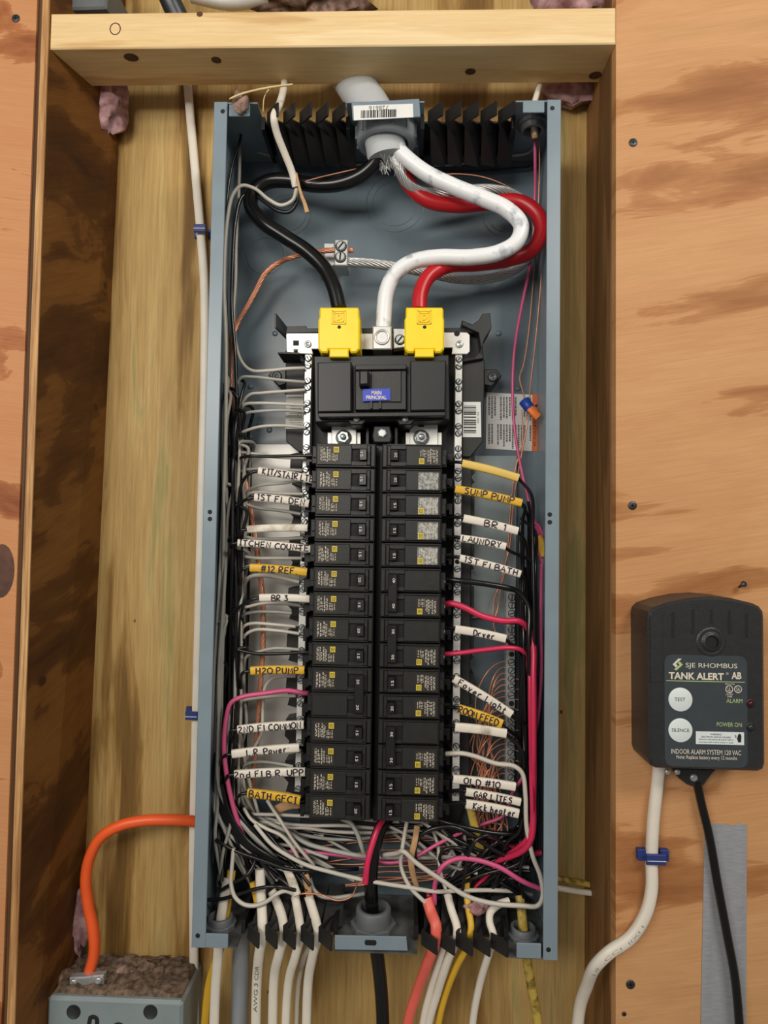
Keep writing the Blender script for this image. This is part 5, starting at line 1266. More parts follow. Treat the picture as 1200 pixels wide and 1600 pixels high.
# loose wires across the panel foot
FT = [
 ('w_white', .0019, [(381, 1262, -.060), (392, 1280, -.062), (415, 1294, -.064), (440, 1306, -.066), (457, 1325, -.066), (475, 1360, -.064)], 'white wire curving from the left gutter to the fourth clamp cable'),
 ('w_white', .0019, [(417, 1250, -.056), (440, 1285, -.060), (460, 1316, -.062), (490, 1352, -.058)], 'straight white wire slanting down behind the BATH GFCI sleeve'),
 ('w_white', .0022, [(398, 1288, -.066), (425, 1320, -.070), (450, 1337, -.072), (480, 1352, -.073), (515, 1362, -.074), (555, 1372, -.074), (590, 1379, -.075), (641, 1387, -.075), (680, 1393, -.074), (710, 1392, -.07), (760, 1391, -.06), (806, 1393, -.05), (830, 1398, -.03)], 'long white wire crossing the whole panel foot below the pink wire'),
 ('w_white', .0019, [(386, 1272, -.05), (430, 1273, -.05), (477, 1275, -.05), (540, 1277, -.048), (600, 1283, -.046), (690, 1284, -.044)], 'white wire running level just under the breakers, uppermost'),
 ('w_white', .0019, [(384, 1284, -.046), (415, 1285, -.046), (480, 1290, -.044), (540, 1290, -.044), (590, 1294, -.042), (660, 1290, -.04)], 'white wire running level under the breakers, second from the top'),
 ('w_white', .0019, [(400, 1285, -.044), (445, 1293, -.044), (480, 1294, -.044), (515, 1299, -.042), (590, 1301, -.04), (670, 1296, -.038)], 'white wire running level under the breakers, third from the top'),
 ('w_grey', .0019, [(430, 1296, -.04), (465, 1303, -.04), (515, 1311, -.04), (560, 1311, -.04), (600, 1306, -.038)], 'white wire running level under the breakers, fourth from the top'),
 ('w_grey', .0024, [(420, 1286, -.05), (450, 1300, -.054), (480, 1318, -.056), (515, 1328, -.058), (570, 1338, -.06), (640, 1340, -.05), (720, 1339, -.045)], 'greyish-white wire sagging across the panel foot above the pink wire'),
 ('w_grey', .0026, [(534, 1279, -.05), (548, 1286, -.054), (558, 1302, -.058), (566, 1325, -.06), (574, 1345, -.056)], 'stout greyish wire dropping left of the black cable'),
 ('w_white', .0022, [(365, 1325, -.074), (362, 1360, -.076), (361, 1380, -.078), (367, 1401, -.08), (381, 1413, -.08), (398, 1415, -.08), (416, 1409, -.08), (432, 1397, -.08), (446, 1392, -.078), (462, 1398, -.074)], 'white wire making a low loop above the left clamp'),
 ('w_black', .0019, [(323, 1406, -.07), (345, 1405, -.074), (368, 1399, -.076), (400, 1389, -.08), (430, 1385, -.082), (462, 1391, -.076)], 'black wire crossing in front of the left sheath ends'),
 ('w_black', .0019, [(344, 1392, -.07), (362, 1381, -.076), (385, 1368, -.078), (396, 1352, -.074), (402, 1330, -.066)], 'black wire hooking up left of the printed cable'),
 ('w_black', .0020, [(337, 1312, -.07), (365, 1328, -.074), (415, 1346, -.076), (450, 1358, -.076), (502, 1360, -.066), (560, 1358, -.05)], 'black wire of the sheaf sweeping right above the left clamp'),
 ('w_grey', .0022, [(484, 1372, -.06), (489, 1388, -.062), (500, 1399, -.064), (520, 1403, -.064), (545, 1400, -.062), (572, 1396, -.056)], 'greyish-white wire sagging left of the black cable, low'),
 ('w_white', .0022, [(636, 1283, -.066), (632, 1305, -.068), (628, 1330, -.07), (627, 1355, -.07), (640, 1385, -.074), (664, 1410, -.076)], 'white wire dropping into the coral sheath'),
 ('w_white', .0019, [(676, 1296, -.05), (684, 1320, -.052), (686, 1345, -.054), (690, 1370, -.06), (700, 1400, -.066)], 'white wire dropping right of the kraft paper'),
 ('w_grey', .0019, [(712, 1290, -.044), (724, 1300, -.046), (726, 1325, -.048), (718, 1350, -.05), (706, 1372, -.056)], 'greyish wire curling below the right breakers'),
 ('w_grey', .0019, [(690, 1296, -.046), (704, 1310, -.046), (708, 1325, -.046), (700, 1340, -.046)], 'short greyish wire curl below the right breakers'),
 ('w_black', .0024, [(652, 1355, -.06), (648, 1330, -.064), (655, 1308, -.068), (676, 1295, -.07), (708, 1292, -.07), (735, 1304, -.07), (767, 1325, -.068), (800, 1342, -.064), (822, 1352, -.06)], 'black wire arching from the kraft paper to the right corner'),
 ('w_black', .0026, [(672, 1276, -.06), (687, 1282, -.062), (719, 1291, -.066), (767, 1301, -.066), (817, 1304, -.06)], 'stout black wire running level below the right breakers'),
 ('w_black', .0019, [(723, 1390, -.07), (727, 1360, -.074), (733, 1332, -.076), (745, 1312, -.076), (762, 1305, -.074), (780, 1314, -.07), (800, 1330, -.06)], 'black wire looping over the yellow cable'),
 ('w_black', .0019, [(819, 1250, -.08), (821, 1290, -.08), (819, 1330, -.078), (812, 1366, -.074), (818, 1402, -.066)], 'black wire wandering down the lower right corner'),
 ('w_black', .0019, [(694, 1356, -.064), (687, 1340, -.068), (696, 1327, -.07), (715, 1325, -.07), (735, 1332, -.068)], 'small black wire hook above the pink arch'),
 ('w_black', .0022, [(700, 1306, -.058), (740, 1325, -.06), (780, 1342, -.06), (815, 1362, -.058), (836, 1388, -.05)], 'black wire slanting to the lower right corner'),
 ('w_black', .0022, [(742, 1346, -.05), (775, 1358, -.052), (800, 1378, -.054), (822, 1402, -.05)], 'black wire in the lower right corner under the pink arch'),
 ('w_black', .0022, [(736, 1370, -.05), (770, 1374, -.052), (800, 1390, -.054), (830, 1408, -.05)], 'lowest black wire in the right corner under the pink arch'),
]
for m_, r_, p, lb in FT: wire('wire', lb, 'wire', p, r_, M[m_])
for i in range(9):     # sheaf of black wires sweeping from the left gutter into the left clamp
    s_ = i / 8
    wire('wire', 'black wire of the sheaf turning from the left gutter to the left clamp', 'wire',
         [(334 + 14 * s_, 1215 + 10 * s_, -.05 - .02 * s_), (340 + 18 * s_, 1272 - 6 * s_, -.056 - .016 * s_), (362 + 22 * s_, 1318 - 8 * s_, -.06 - .014 * s_), (402 + 20 * s_, 1342 - 4 * s_, -.064 - .01 * s_), (440 + 22 * s_, 1362 + random.uniform(-6, 8), -.064), (470 + 20 * s_, 1392 + random.uniform(-6, 6), -.06)], 0.0019, M['w_black'], 'black sheaf at the left panel foot')

rt = random.Random(21)
for i in range(30):    # tangle under the breakers
    left = i < 15
    xa = rt.uniform(345, 400) if left else rt.uniform(600, 700)
    ya = rt.uniform(1268, 1310)
    xb = rt.uniform(430, 560) if left else rt.uniform(740, 840)
    yb = rt.uniform(1300, 1385)
    Yq = rt.uniform(-.06, -.02)
    kind = rt.choice(('black', 'black', 'white')) if not left else rt.choice(('white', 'white', 'black'))
    side = 'left' if left else 'right'
    wire('wire', '%s wire in the tangle at the %s of the panel foot' % (kind, side), 'wire',
         [(xa, ya, Yq), (xa + (xb - xa) * .3, ya + (yb - ya) * rt.uniform(.1, .5) + rt.uniform(-8, 8), Yq - .004), (xa + (xb - xa) * .65, ya + (yb - ya) * rt.uniform(.5, .9) + rt.uniform(-10, 10), Yq), (xb, yb, Yq - .01)],
         0.0018, M['w_black'] if kind == 'black' else M['w_grey'], '%s tangle wires at the %s panel foot' % (kind, side))

flat('sheathed_cable', 'white cable crossing the gap between panel and right stud near the bottom', [(850, 1384, -.020), (880, 1389, -.020), (905, 1393, -.020), (930, 1396, -.020)], 8, M['nm_white'], 0.0030)
flat('sheathed_cable', 'yellow cable crossing the gap between panel and right stud near the bottom', [(850, 1370, -.014), (880, 1374, -.014), (905, 1379, -.014), (930, 1384, -.014)], 8, M['nm_dull_yellow'], 0.0030)

# ------------------------------------------------------------------ stickers
def sticker(name, pix, Y, label, mat='sticker'):
    t = thing(name, label, 'sticker', tuple(at(*pix[2], Y)))
    body = obj('paper', B().pp(pix, Y - 0.0004, Y + 0.0002), M[mat], t)
    return t, body
def bars_h(b, x0, x1, y0, y1, Y, seed):        # barcode of level stripes
    r = random.Random(seed); y = y0
    while y < y1 - 1.5:
        wd = r.choice((0.7, 0.7, 1.2, 2.2))
        a, c = at(x0, y, Y), at(x1, y + wd, Y)
        q(b, a.x, c.x, c.z, a.z, Y); y += wd + r.choice((0.7, 0.9, 1.6, 2.6))
    return b
def bars_v(b, x0, x1, y0, y1, Y, seed, rise=0.0):
    r = random.Random(seed); x = x0
    while x < x1 - 1.5:
        wd = r.choice((0.7, 0.7, 1.3, 2.0))
        dy = rise * (x - x0)
        a, c = at(x, y0 + dy, Y), at(x + wd, y1 + dy, Y)
        q(b, a.x, c.x, c.z, a.z, Y); x += wd + r.choice((0.7, 0.8, 1.5))
    return b
t, body = sticker('barcode_sticker', [(552, 165), (645, 162), (646, 183), (553, 188)], -D - 0.0013, 'white barcode sticker upside down on the top centre tab')
obj('barcode', bars_v(B(), 564, 620, 172.5, 184.5, -D - 0.0019, 3, -0.035), M['print_black'], body)
a, c = at(607, 164.5, -D - 0.0019), at(576.5, 165.5, -D - 0.0019); d = at(607, 171.5, -D - 0.0019)
obj('number', text_in(B(), '728616', a, Vector((c.x - a.x, 0, c.z - a.z)), Vector((0, 0, d.z - a.z))), M['print_grey'], body)
t, body = sticker('barcode_sticker', [(724, 628), (751, 628), (752, 683), (723, 683)], -0.0405, 'white barcode sticker with level stripes right of the main breaker')
obj('barcode', bars_h(B(), 724.5, 744, 633, 678, -0.0411, 8), M['print_black'], body)
o = at(745.5, 644, -0.0411)
obj('number', text_in(B(), 'B31 7429', o, (0, 0, -0.0125), (0.0022, 0, 0)), M['print_grey'], body)
t, body = sticker('rating_sticker', [(447, 617), (474, 617), (474, 670), (446, 670)], -0.0405, 'grey rating sticker with fine print left of the main breaker', 'sticker_grey')
b = B(); r_ = random.Random(4)
for y in (620, 634, 638, 642, 645.5, 649, 656, 660, 663.5, 666.5):
    x = 449 + r_.uniform(0, 6)
    while x < 471:
        wd = r_.uniform(1.2, 4); a, c = at(x, y, -0.0411), at(min(x + wd, 472), y + 1.1, -0.0411)
        q(b, a.x, c.x, c.z, a.z, -0.0411); x += wd + 0.8
obj('fine_print', b, M['print_grey'], body)
obj('mark_ring', ring(468, 649, 3.2, -0.0411, 0.0003), M['print_grey'], body)
t, body = sticker('warning_sticker', [(760, 613), (834, 617), (832, 705), (759, 701)], -0.0018, 'white and orange warning sticker on the back at right')
obj('orange_band', B().pp([(832, 616), (847, 615), (846, 706), (831, 705)], -0.0024, -0.0016), M['sticker_orange'], body)
b = B(); r_ = random.Random(9)
for col in range(2):
    for i in range(15):
        x = 763 + i * 4.6
        y = 619 + col * 43 + (x - 760) * 0.04
        if r_.random() < 0.08: continue
        end = y + r_.uniform(24, 38)
        while y < end:
            wd = r_.uniform(1.0, 3.6); a, c = at(x, y, -0.0024), at(x + 2.6, min(y + wd, end), -0.0024)
            q(b, a.x, c.x, c.z, a.z, -0.0024); y += wd + 0.7
obj('fine_print', b, M['print_grey'], body)
b = B()
o = at(840.5, 648, -0.0026); e = at(840.5, 688, -0.0026); text_in(b, 'WARNING', o, (0, 0, e.z - o.z), (0.0034, 0, 0))
o = at(833.5, 642, -0.0026); e = at(833.5, 698, -0.0026); text_in(b, 'ADVERTENCIA', o, (0, 0, e.z - o.z), (0.0034, 0, 0))
a1, a2, a3 = at(834, 634, -0.0026), at(845, 628, -0.0026), at(845, 640, -0.0026)
b.add([a1, a2, a3], [(0, 1, 2)])
obj('lettering', b, M['print_black'], body)
# blue and orange wire connector
wn = thing('wire_connector', 'blue wire connector with orange plug on the right copper wires', 'wire connector', tuple(at(827, 640, -.034)))
p0, p1, p2 = at(818, 625, -.030), at(833, 646, -.034), at(828, 642, -.042)
obj('shell', B().lathe(p0, p1 - p0, [(0, 0.004), (0.001, 0.0066), (0.012, 0.0060), (0.0165, 0.0035), (0.017, 0)], 10), M['wirenut_blue'], wn)
obj('plug', B().sweep(path([(828, 638, -.042), (834, 645, -.043), (841, 652, -.043)], per=3), superell(0.0044, 0.0030, 10, 4), nrm=(0, -1, 0)), M['wirenut_orange'], wn)

# ------------------------------------------------------------------ tank alarm on the right plywood
FA = -0.147
al = thing('tank_alarm', 'black tank alarm box with two white buttons on the right plywood', 'alarm', tuple(at(1095, 1206, -.1)))
front = [(1013, 966), (1015, 956), (1022, 949), (1045, 941), (1080, 934), (1112, 932), (1145, 935), (1178, 943), (1188, 948), (1194, 956), (1195, 966), (1197, 1194), (1194, 1203), (1186, 1206), (1026, 1201), (1018, 1197), (1015, 1188)]
obj('case', B().pp(front, FA, -0.1002, 0.0028), M['alarm'], al)
obj('battery_door', B().pp([(1016, 962), (1035, 961), (1036, 1066), (1017, 1066)], FA - 0.0006, FA + 0.0010, 0.0003), M['alarm'], al)
lb = obj('face_label', B().rr(1041, 1165, 1027, 1195, FA - 0.0004, FA + 0.001, 0.007), M['alarm_face'], al)
for x, y0, y1 in ((1052, 957, 996), (1083, 953, 990), (1112, 952, 974), (1140, 954, 990), (1167, 959, 996)):
    b = B(); b.rr(x - 2, x + 2, y0, y1, FA - 0.0003, FA + 0.001); obj('vent_slot', b, M['hole'], al)
c = at(1111, 1003, FA)
obj('sounder', B().lathe(c, (0, -1, 0), [(0.0002, 0.0138), (0.0012, 0.0128), (0.0006, 0.0105), (0.0003, 0.0085), (0.0024, 0.0080), (0.0024, 0.0062)], 28), M['alarm'], al)
obj('sounder_hole', B().cyl(c + Vector((0, -0.0004, 0)), c + Vector((0, 0.001, 0)), 0.0066, n=24), M['hole'], al)
YT = FA - 0.0006
for (py, s_, x0, x1) in ((1093, 'TEST', 1054, 1071), (1141, 'SILENCE', 1049.5, 1077)):
    cc = at(1063, py, YT)
    bt = obj('button', B().lathe(cc, (0, -1, 0), [(0, 0.0110), (0.0005, 0.0110), (0.0008, 0.0104), (0.0008, 0)], 28), M['button'], al)
    obj('lettering', text_px(B(), s_, x0, x1, py - 3, py + 2.4, YT - 0.0010), M['print_black'], bt)
def lettering(name, items, mat=None):
    b = B()
    for it in items: text_px(b, it[0], it[1], it[2], it[3], it[4], YT, it[5] if len(it) > 5 else 0.0)
    return obj(name, b, M[mat or 'print_white'], lb)
lettering('maker_lettering', [('SJE RHOMBUS', 1071.5, 1152, 1035.5, 1045)])
lettering('product_lettering', [('TANK ALERT', 1045, 1131, 1050, 1061, 0.03)])
lettering('product_lettering', [('AB', 1143, 1158.5, 1050, 1061, 0.03)])
lettering('trademark_sign', [('\u00ae', 1134.5, 1138.5, 1050.5, 1054.5)])
lettering('system_lettering', [('INDOOR ALARM SYSTEM 120 VAC', 1049, 1158, 1170, 1177.5)])
lettering('note_lettering', [('Note: Replace battery every 12 months', 1057, 1151.5, 1179.5, 1187)])
lettering('approval_lettering', [('SIGNALING', 1133, 1148, 1067.5, 1070)])
lettering('approval_lettering', [('LISTED', 1134.5, 1145, 1083.5, 1086)])
lettering('approval_lettering', [('29BE', 1136, 1144, 1087, 1089.5)])
lettering('approval_lettering', [('UL', 1137, 1142, 1074, 1080)])
lettering('approval_lettering', [('SA', 1150.5, 1156, 1074, 1080)])
lettering('lamp_lettering', [('ALARM', 1135, 1160, 1091.5, 1098)], 'print_green')
lettering('lamp_lettering', [('POWER ON', 1120, 1159, 1128.5, 1135)], 'print_green')
for px in (1139.5, 1153.2): obj('approval_ring', ring(px, 1077, 5.2, YT, 0.0004), M['print_white'], lb)
b = B()
a, c = at(1041, 1064, YT), at(1164, 1065.6, YT); q(b, a.x, c.x, c.z, a.z, YT)
obj('green_line', b, M['print_green'], lb)
def strokes(b, polys, Y):
    for P in polys: b.pp(P, Y, Y + 0.0003)
    return b
obj('logo_chevron', strokes(B(), [[(1060, 1029), (1051, 1038), (1056, 1043), (1059, 1040), (1056, 1037.5), (1065, 1029.5)]], YT), M['print_white'], lb)
obj('logo_chevron', strokes(B(), [[(1057, 1047.5), (1067, 1038.5), (1062, 1033.5), (1059, 1036.5), (1062, 1039), (1053, 1046)]], YT), M['print_green'], lb)
wl = obj('warning_plate', B().rr(1089, 1161, 1144, 1163, YT - 0.0003, YT + 0.0005), M['button'], lb)
b = B()
text_px(b, 'WARNING:', 1110, 1128, 1146, 1148.8, YT - .0005); text_px(b, 'ELECTRICAL SHOCK HAZARD', 1096, 1142, 1149.8, 1152.4, YT - .0005)
text_px(b, 'Failure to disconnect all power before', 1092, 1146, 1153.6, 1156.6, YT - .0005); text_px(b, 'servicing could result in injury or death', 1092, 1146, 1158, 1161, YT - .0005)
b.pp([(1153, 1149), (1155, 1146.5), (1157, 1147), (1158.5, 1150), (1158, 1160), (1153.5, 1160), (1152, 1155)], YT - .0005, YT - .0002)
b.pp([(1147.5, 1148), (1151, 1150), (1149.5, 1151.5), (1153, 1154.5), (1148.5, 1152), (1149.6, 1150.6)], YT - .0005, YT - .0002)
obj('lettering', b, M['print_black'], lb)
for py, m_ in ((1099, 'led_red'), (1136, 'led_green')):
    cc = at(1172, py, FA)
    ld = obj('lamp_bezel', B().lathe(cc, (0, -1, 0), [(0, 0.0040), (0.0010, 0.0040), (0.0010, 0.0031)], 16), M['alarm'], al)
    obj('lens', B().lathe(cc, (0, -1, 0), [(0.0002, 0.0031), (0.0018, 0.0027), (0.0028, 0.0014), (0.003, 0)], 14), M[m_], ld)
tb = obj('mounting_tab', B().pp([(1050, 1200), (1120, 1202), (1110, 1213), (1100, 1227), (1088, 1230), (1074, 1226), (1062, 1217)], -0.108, -0.1002, 0.0010), M['alarm'], al)
cc = at(1084, 1215, -0.108)
obj('tab_screw', B().lathe(cc, (0, -1, 0), [(0, 0.0038), (0.0014, 0.0034), (0.0020, 0.0018), (0.0012, 0.0008), (0.0012, 0)], 12), M['zinc'], tb)
for px in (1043, 1058):
    cc = at(px, 1206, -0.125)
    obj('terminal_screw', B().lathe(cc, (0, -1, 0), [(0, 0.0028), (0.0012, 0.0026), (0.0016, 0.0012), (0.0016, 0)], 10), M['zinc'], al)
flat('sheathed_cable', 'printed white cable from the alarm round the stud edge', [(1030, 1196, -.108), (1027, 1225, -.107), (1021, 1280, -.106), (1018, 1340, -.1055), (1018, 1390, -.106), (1008, 1430, -.107), (985, 1465, -.108), (952, 1488, -.110), (930, 1510, -.104), (917, 1540, -.085), (905, 1580, -.070), (893, 1790, -.056)], 18, M['nm_white'], 0.0050,
     marks=('I II  .CCI  IIXI I', (0.51, 0.35), 0.0028, 1))
o = obj('power_cord', B().tube(path([(1089, 1222, -.106), (1096, 1255, -.107), (1108, 1305, -.107), (1122, 1385, -.107), (1136, 1460, -.108), (1150, 1540, -.109), (1166, 1790, -.110)], per=6), 0.0040, 12), M['big_black'])
tag(o, 'black power cord hanging from the alarm over the grey tape', 'cord')
b = B(); r_ = random.Random(2)        # tape with torn top edge and a few wrinkles
cols = 12; rows = 26; vs = []
for j in range(rows + 1):
    for i in range(cols + 1):
        fx, fy = i / cols, j / rows
        px = 1101 + (1167 - 1101) * fx - 7 * fy * (1 - fx) - 2 * fy
        py = 1286 + 3 * fx + (1760 - 1286) * fy + (r_.uniform(-2.5, 2.5) if j == 0 else 0)
        p = at(px, py, YF - 0.0006)
        p.y -= 0.0016 * max(0, math.sin(fx * 9 + fy * 1.6)) ** 6 * (0.4 + 0.6 * math.sin(fy * 5) ** 2) + 0.0002 * r_.random()
        vs.append(p)
n = len(vs)
back = [Vector((p.x, YF - 0.0001, p.z)) for p in vs]
W1 = cols + 1
fs = [(j * W1 + i, (j + 1) * W1 + i, (j + 1) * W1 + i + 1, j * W1 + i + 1) for j in range(rows) for i in range(cols)]
b.add(vs, fs, True)
edge = [i for i in range(W1)] + [j * W1 + cols for j in range(1, rows + 1)] + [rows * W1 + i for i in range(cols - 1, -1, -1)] + [j * W1 for j in range(rows - 1, 0, -1)]
ev = [vs[i] for i in edge] + [back[i] for i in edge]; m_ = len(edge)
b.add(ev, [(i, (i + 1) % m_, m_ + (i + 1) % m_, m_ + i) for i in range(m_)])
tag(obj('duct_tape', b, M['tape']), 'strip of silver duct tape on the plywood behind the black cord', 'tape')

# ------------------------------------------------------------------ staples, screws, nail
def staple(px, py, wpx, hpx, Y, cableh, label, ang=0.0):
    t = thing('cable_staple', label, 'cable staple', tuple(at(px, py, Y)), 'blue cable staples')
    k = (Y - CAM.y) / FOC; c = at(px, py, Y - cableh); w_, h_ = wpx * k / 2, hpx * k / 2
    b = B()
    b.prism([(c.x - w_, c.z - h_ * .9), (c.x - w_ * .45, c.z - h_ * .9), (c.x - w_ * .45, c.z + h_), (c.x - w_, c.z + h_)], Y - 0.006, Y, 0.0005)
    b.prism([(c.x + w_ * .45, c.z - h_ * .9), (c.x + w_, c.z - h_ * .9), (c.x + w_, c.z + h_), (c.x + w_ * .45, c.z + h_)], Y - 0.006, Y, 0.0005)
    b.prism([(c.x - w_ * .62, c.z - h_), (c.x + w_ * .62, c.z - h_), (c.x + w_ * .62, c.z + h_ * .8), (c.x - w_ * .62, c.z + h_ * .8)], Y - cableh - 0.003, Y - cableh - 0.0003, 0.0006)
    obj('saddle', b, M['blue_staple'], t)
    obj('wire_bridge', B().cyl((c.x - w_ * .6, Y - cableh - 0.0034, c.z - h_ * .25), (c.x + w_ * .6, Y - cableh - 0.0034, c.z - h_ * .25), 0.0006, n=6), M['zinc'], t)
staple(1024, 1341, 46, 17, YF, 0.0105, 'blue cable staple over the alarm cable on the right plywood')
staple(313, 357, 30, 14, 0.004, 0.018, 'blue cable staple on the back board near the upper left')
staple(300, 1117, 30, 14, 0.004, 0.018, 'blue cable staple beside the lower left of the panel')
def wscrew(px, py, Y, label, r=0.0044):
    c = at(px, py, Y)
    t = thing('wood_screw', label, 'screw', tuple(c), 'wood screws in the plywood')
    obj('head', B().lathe(c, (0, -1, 0), [(0, r), (0.0006, r), (0.0010, r * .8), (0.0010, 0)], 14), M['steel_dark'], t)
    b = B(); b.box(c.x - r * .55, c.x + r * .55, c.y - 0.0012, c.y - .0008, c.z - r * .13, c.z + r * .13); b.box(c.x - r * .13, c.x + r * .13, c.y - 0.0012, c.y - .0008, c.z - r * .55, c.z + r * .55)
    obj('cross_slot', b, M['hole'], t)
wscrew(989, 223, YF, 'dark screw in the right plywood near the top')
wscrew(988, 790, YF, 'dark screw in the right plywood above the alarm')
wscrew(985, 1538, YF, 'dark screw in the right plywood near the bottom')
wscrew(25, 29, YF, 'dark screw in the left plywood at the top corner')
wscrew(975, 1584, YF, 'small brassy nail head at the bottom of the right plywood', 0.0022)
c = at(1155, 917, YF)
o = obj('bent_nail', B().lathe(c, (0, -1, 0.4), [(0, 0.0012), (0.008, 0.0014), (0.009, 0.0030), (0.010, 0.0030), (0.010, 0)], 8), M['steel_dark'])
tag(o, 'small dark nail sticking out above the alarm', 'nail')

# ------------------------------------------------------------------ grey box at the lower left
BF = -0.062
bx = thing('disconnect_box', 'grey steel box with marker lettering at the lower left', 'electrical box', tuple(at(180, 1790, -.05)))
x0, x1, zt_ = at(73, 1580, BF).x, at(285, 1580, BF).x, at(180, 1562, BF).z
obj('shell', B().prism([(x0, -0.80), (x1, -0.80), (x1, zt_ - 0.003), (x1 - 0.003, zt_), (x0 + 0.003, zt_), (x0, zt_ - 0.003)], BF, 0.003, 0.003), M['box_grey'], bx)
for px in (115, 235):
    cc = at(px, 1581, BF - 0.0002)
    obj('knockout', B().lathe(cc, (0, -1, 0), [(0, 0.0076), (0.0003, 0.0076), (0.0003, 0.0070), (0.0001, 0.0068), (0.0001, 0)], 20), M['steel_dark'], bx)
for ch, xa, xb, ya, th_ in (('B', 139, 156, 1588, 0.0022), ('u', 157, 172, 1590, 0.0016), ('R', 178, 196, 1600, 0.0018)):
    o = at(xa, 1632, BF - 0.0004); e = at(xb, 1632, BF - 0.0004); t_ = at(xa, ya, BF - 0.0004); e.z = o.z
    obj('handwriting', scribble(B(), ch, o, e - o, Vector((0, 0, t_.z - o.z)), (0, -1, 0), 3, th_), M['print_black'], bx)
cl = thing('box_connector', 'zinc clamp connector holding the orange cable on the grey box', 'connector', tuple(at(136, 1540, -.034)))
kk = at(136, 1530, -.044)
obj('saddle', B().prism([(kk.x - .019, kk.z - .007), (kk.x + .019, kk.z - .004), (kk.x + .019, kk.z + .006), (kk.x + .008, kk.z + .005), (kk.x + .004, kk.z + .004), (kk.x - .005, kk.z + .003), (kk.x - .009, kk.z + .003), (kk.x - .019, kk.z + .002)], -.046, -.038, 0.001), M['zinc'], cl)
for dx, dz in ((-.0135, -.002), (.0140, .001)):
    p = Vector((kk.x + dx, -.046, kk.z + dz))
    obj('clamp_screw', B().lathe(p, (0, -1, 0), [(0, .0040), (.002, .0038), (.003, .0024), (.0022, .001), (.0022, 0)], 12), M['zinc'], cl)
obj('throat', B().cyl((kk.x, -.034, zt_), (kk.x, -.034, kk.z), 0.0095, n=16), M['zinc'], cl)

# ------------------------------------------------------------------ fluff, dust and straw
def lump(name, label, c, r, mat, cat='insulation', seed=1, squash=(1, .6, 1), group=None, kind=None, amp=.35):
    rr_ = random.Random(seed); b = B(); n, m_ = 16, 10; vs = []
    ph = [rr_.uniform(0, 6.28) for _ in range(9)]
    for j in range(m_ + 1):
        th = math.pi * j / m_
        for i in range(n):
            a = 2 * math.pi * i / n
            k = 1 + amp * (math.sin(3 * a + ph[0] + 2 * th) * math.sin(2 * th + ph[1]) + .5 * math.sin(5 * a + ph[2]) * math.sin(4 * th + ph[3]) + .35 * rr_.uniform(-1, 1) * math.sin(th))
            vs.append((c[0] + r * k * squash[0] * math.sin(th) * math.cos(a), c[1] + r * k * squash[1] * math.sin(th) * math.sin(a), c[2] + r * k * squash[2] * math.cos(th)))
    b.add(vs, [(j * n + i, j * n + (i + 1) % n, (j + 1) * n + (i + 1) % n, (j + 1) * n + i) for j in range(m_) for i in range(n)], True)
    o = tag(obj(name, b, M[mat]), label, cat, group)
    if kind: o['kind'] = kind
    return o
lump('insulation_tuft', 'pink insulation tuft hanging in the upper left corner of the bay', at(168, 165, -.018), .030, 'fluff', seed=3, squash=(.75, .5, 1.1))
lump('insulation_tuft', 'pink insulation tuft in the upper right corner of the bay', at(895, 140, -.012), .030, 'fluff', seed=4, squash=(1.3, .45, .55))
lump('insulation_tuft', 'pink insulation above the blocking at the right', at(905, -8, -.05), .040, 'fluff', seed=5, squash=(1.2, .6, .7))
lump('insulation_tuft', 'grey insulation above the blocking near the middle', at(480, -14, -.05), .040, 'fluff_brown', seed=6, squash=(2.2, .6, .5))
lump('insulation_tuft', 'pink insulation tuft beside the foot of the orange cable', at(124, 1440, -.008), .020, 'fluff', seed=7, squash=(.6, .4, 1.6))
lump('insulation_tuft', 'small pink fluff caught on the lower right clamp', at(745, 1420, -.07), .0085, 'fluff', seed=17, squash=(1.3, .6, .7))
lump('fluff_tuft', 'brownish fluff on the upper left corner tab of the panel', at(377, 160, -.11), .009, 'fluff_brown', 'fluff', seed=8, squash=(.9, .5, 1.15))
lump('debris_lump', 'brown debris lump on the grey box, middle', at(193, 1526, -.022), .013, 'fluff_brown', 'debris', seed=9, squash=(1, .8, .9), amp=.2)
lump('debris_lump', 'brown debris lump on the grey box, right of the middle', at(229, 1520, -.016), .011, 'fluff_brown', 'debris', seed=10, squash=(1, .8, 1.1), amp=.2)
lump('debris_lump', 'brown debris lump on the grey box, left corner', at(100, 1530, -.030), .013, 'fluff_brown', 'debris', seed=11, squash=(.9, .9, .8), amp=.2)
from mathutils import noise
b = B(); rr_ = random.Random(12)
nu, nv = 70, 26; vs = []
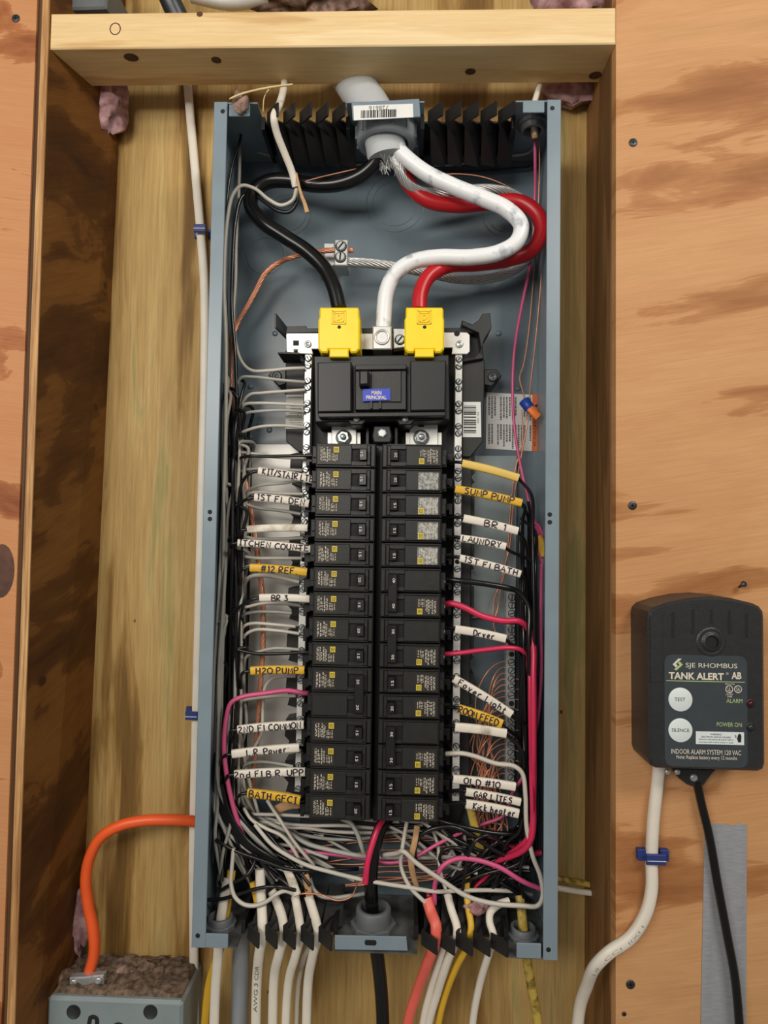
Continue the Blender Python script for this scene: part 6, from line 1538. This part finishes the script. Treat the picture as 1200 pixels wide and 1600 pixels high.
for jv in range(nv + 1):
    for iu in range(nu + 1):
        fu, fv = iu / nu, jv / nv
        x = x0 + 0.003 + (x1 - x0 - 0.006) * fu; y = BF + 0.006 - 0.002 * noise.noise((fu * 30, 3.3, 0)) + (-0.001 - BF - 0.006) * fv
        hgt = 0.0012 + 0.0042 * max(0, noise.noise((x * 90, y * 90, 1.7)) + .35) + 0.0030 * abs(noise.noise((x * 260, y * 260, 4.1))) + 0.004 * fv
        if jv == 0 or iu in (0, nu): hgt = 0.0001
        vs.append((x, y, zt_ + hgt))
b.add(vs, [(jv * (nu + 1) + iu, jv * (nu + 1) + iu + 1, (jv + 1) * (nu + 1) + iu + 1, (jv + 1) * (nu + 1) + iu) for jv in range(nv) for iu in range(nu)], True)
for i in range(46):
    p = Vector((rr_.uniform(x0 + .01, x1 - .01), rr_.uniform(BF + .012, -.004), zt_ + rr_.uniform(.003, .007)))
    d = Vector((rr_.uniform(-1, 1), rr_.uniform(-1, 1), rr_.uniform(-.1, .3))).normalized() * rr_.uniform(.005, .016)
    b.sweep([p, p + d * .5 + Vector((0, 0, .001)), p + d], [(.0005, 0), (0, .0005), (-.0005, 0), (0, -.0005)], smooth=False)
o = tag(obj('dust_and_scraps', b, M['dust']), 'brown dust and scraps covering the top of the grey box', 'dust'); o['kind'] = 'stuff'
o = obj('straw', B().tube(path([(358, 155, -.118), (380, 146, -.116), (420, 137, -.112), (457, 132, -.104)], per=5), .0011, 6, scale=[0.4] + [1] * 14 + [0.9]), M['straw'])
tag(o, 'pale straw lying across the fluff on the upper left corner', 'straw')
o = obj('straw', B().tube(path([(421, 138, -.104), (413, 152, -.106), (411, 174, -.1)], per=4), .0006, 5), M['straw'])
tag(o, 'thin bent straw hanging beside the upper left clamp', 'straw')
# things glimpsed above the blocking
o = obj('grey_duct', B().pp([(112, -40), (168, -40), (166, 12), (110, 14)], -.075, -.02, .002), M['pvc_dark']); tag(o, 'dark grey duct end glimpsed above the blocking at left', 'duct')
o = obj('pipe', B().tube(path([(250, -60, -.05), (262, -10, -.05), (280, 30, -.04)], per=5), .012, 14), M['steel_dark']); tag(o, 'dark pipe glimpsed above the blocking', 'pipe')
o = obj('white_wrap', B().sweep(path([(300, -20, -.05), (360, -8, -.045), (420, -16, -.05)], per=5), superell(.016, .010, 14), nrm=(0, -1, 0)), M['sticker']); tag(o, 'white plastic wrap glimpsed above the blocking', 'wrap')

for o in bpy.data.objects:
    if '_w' in o: del o['_w']
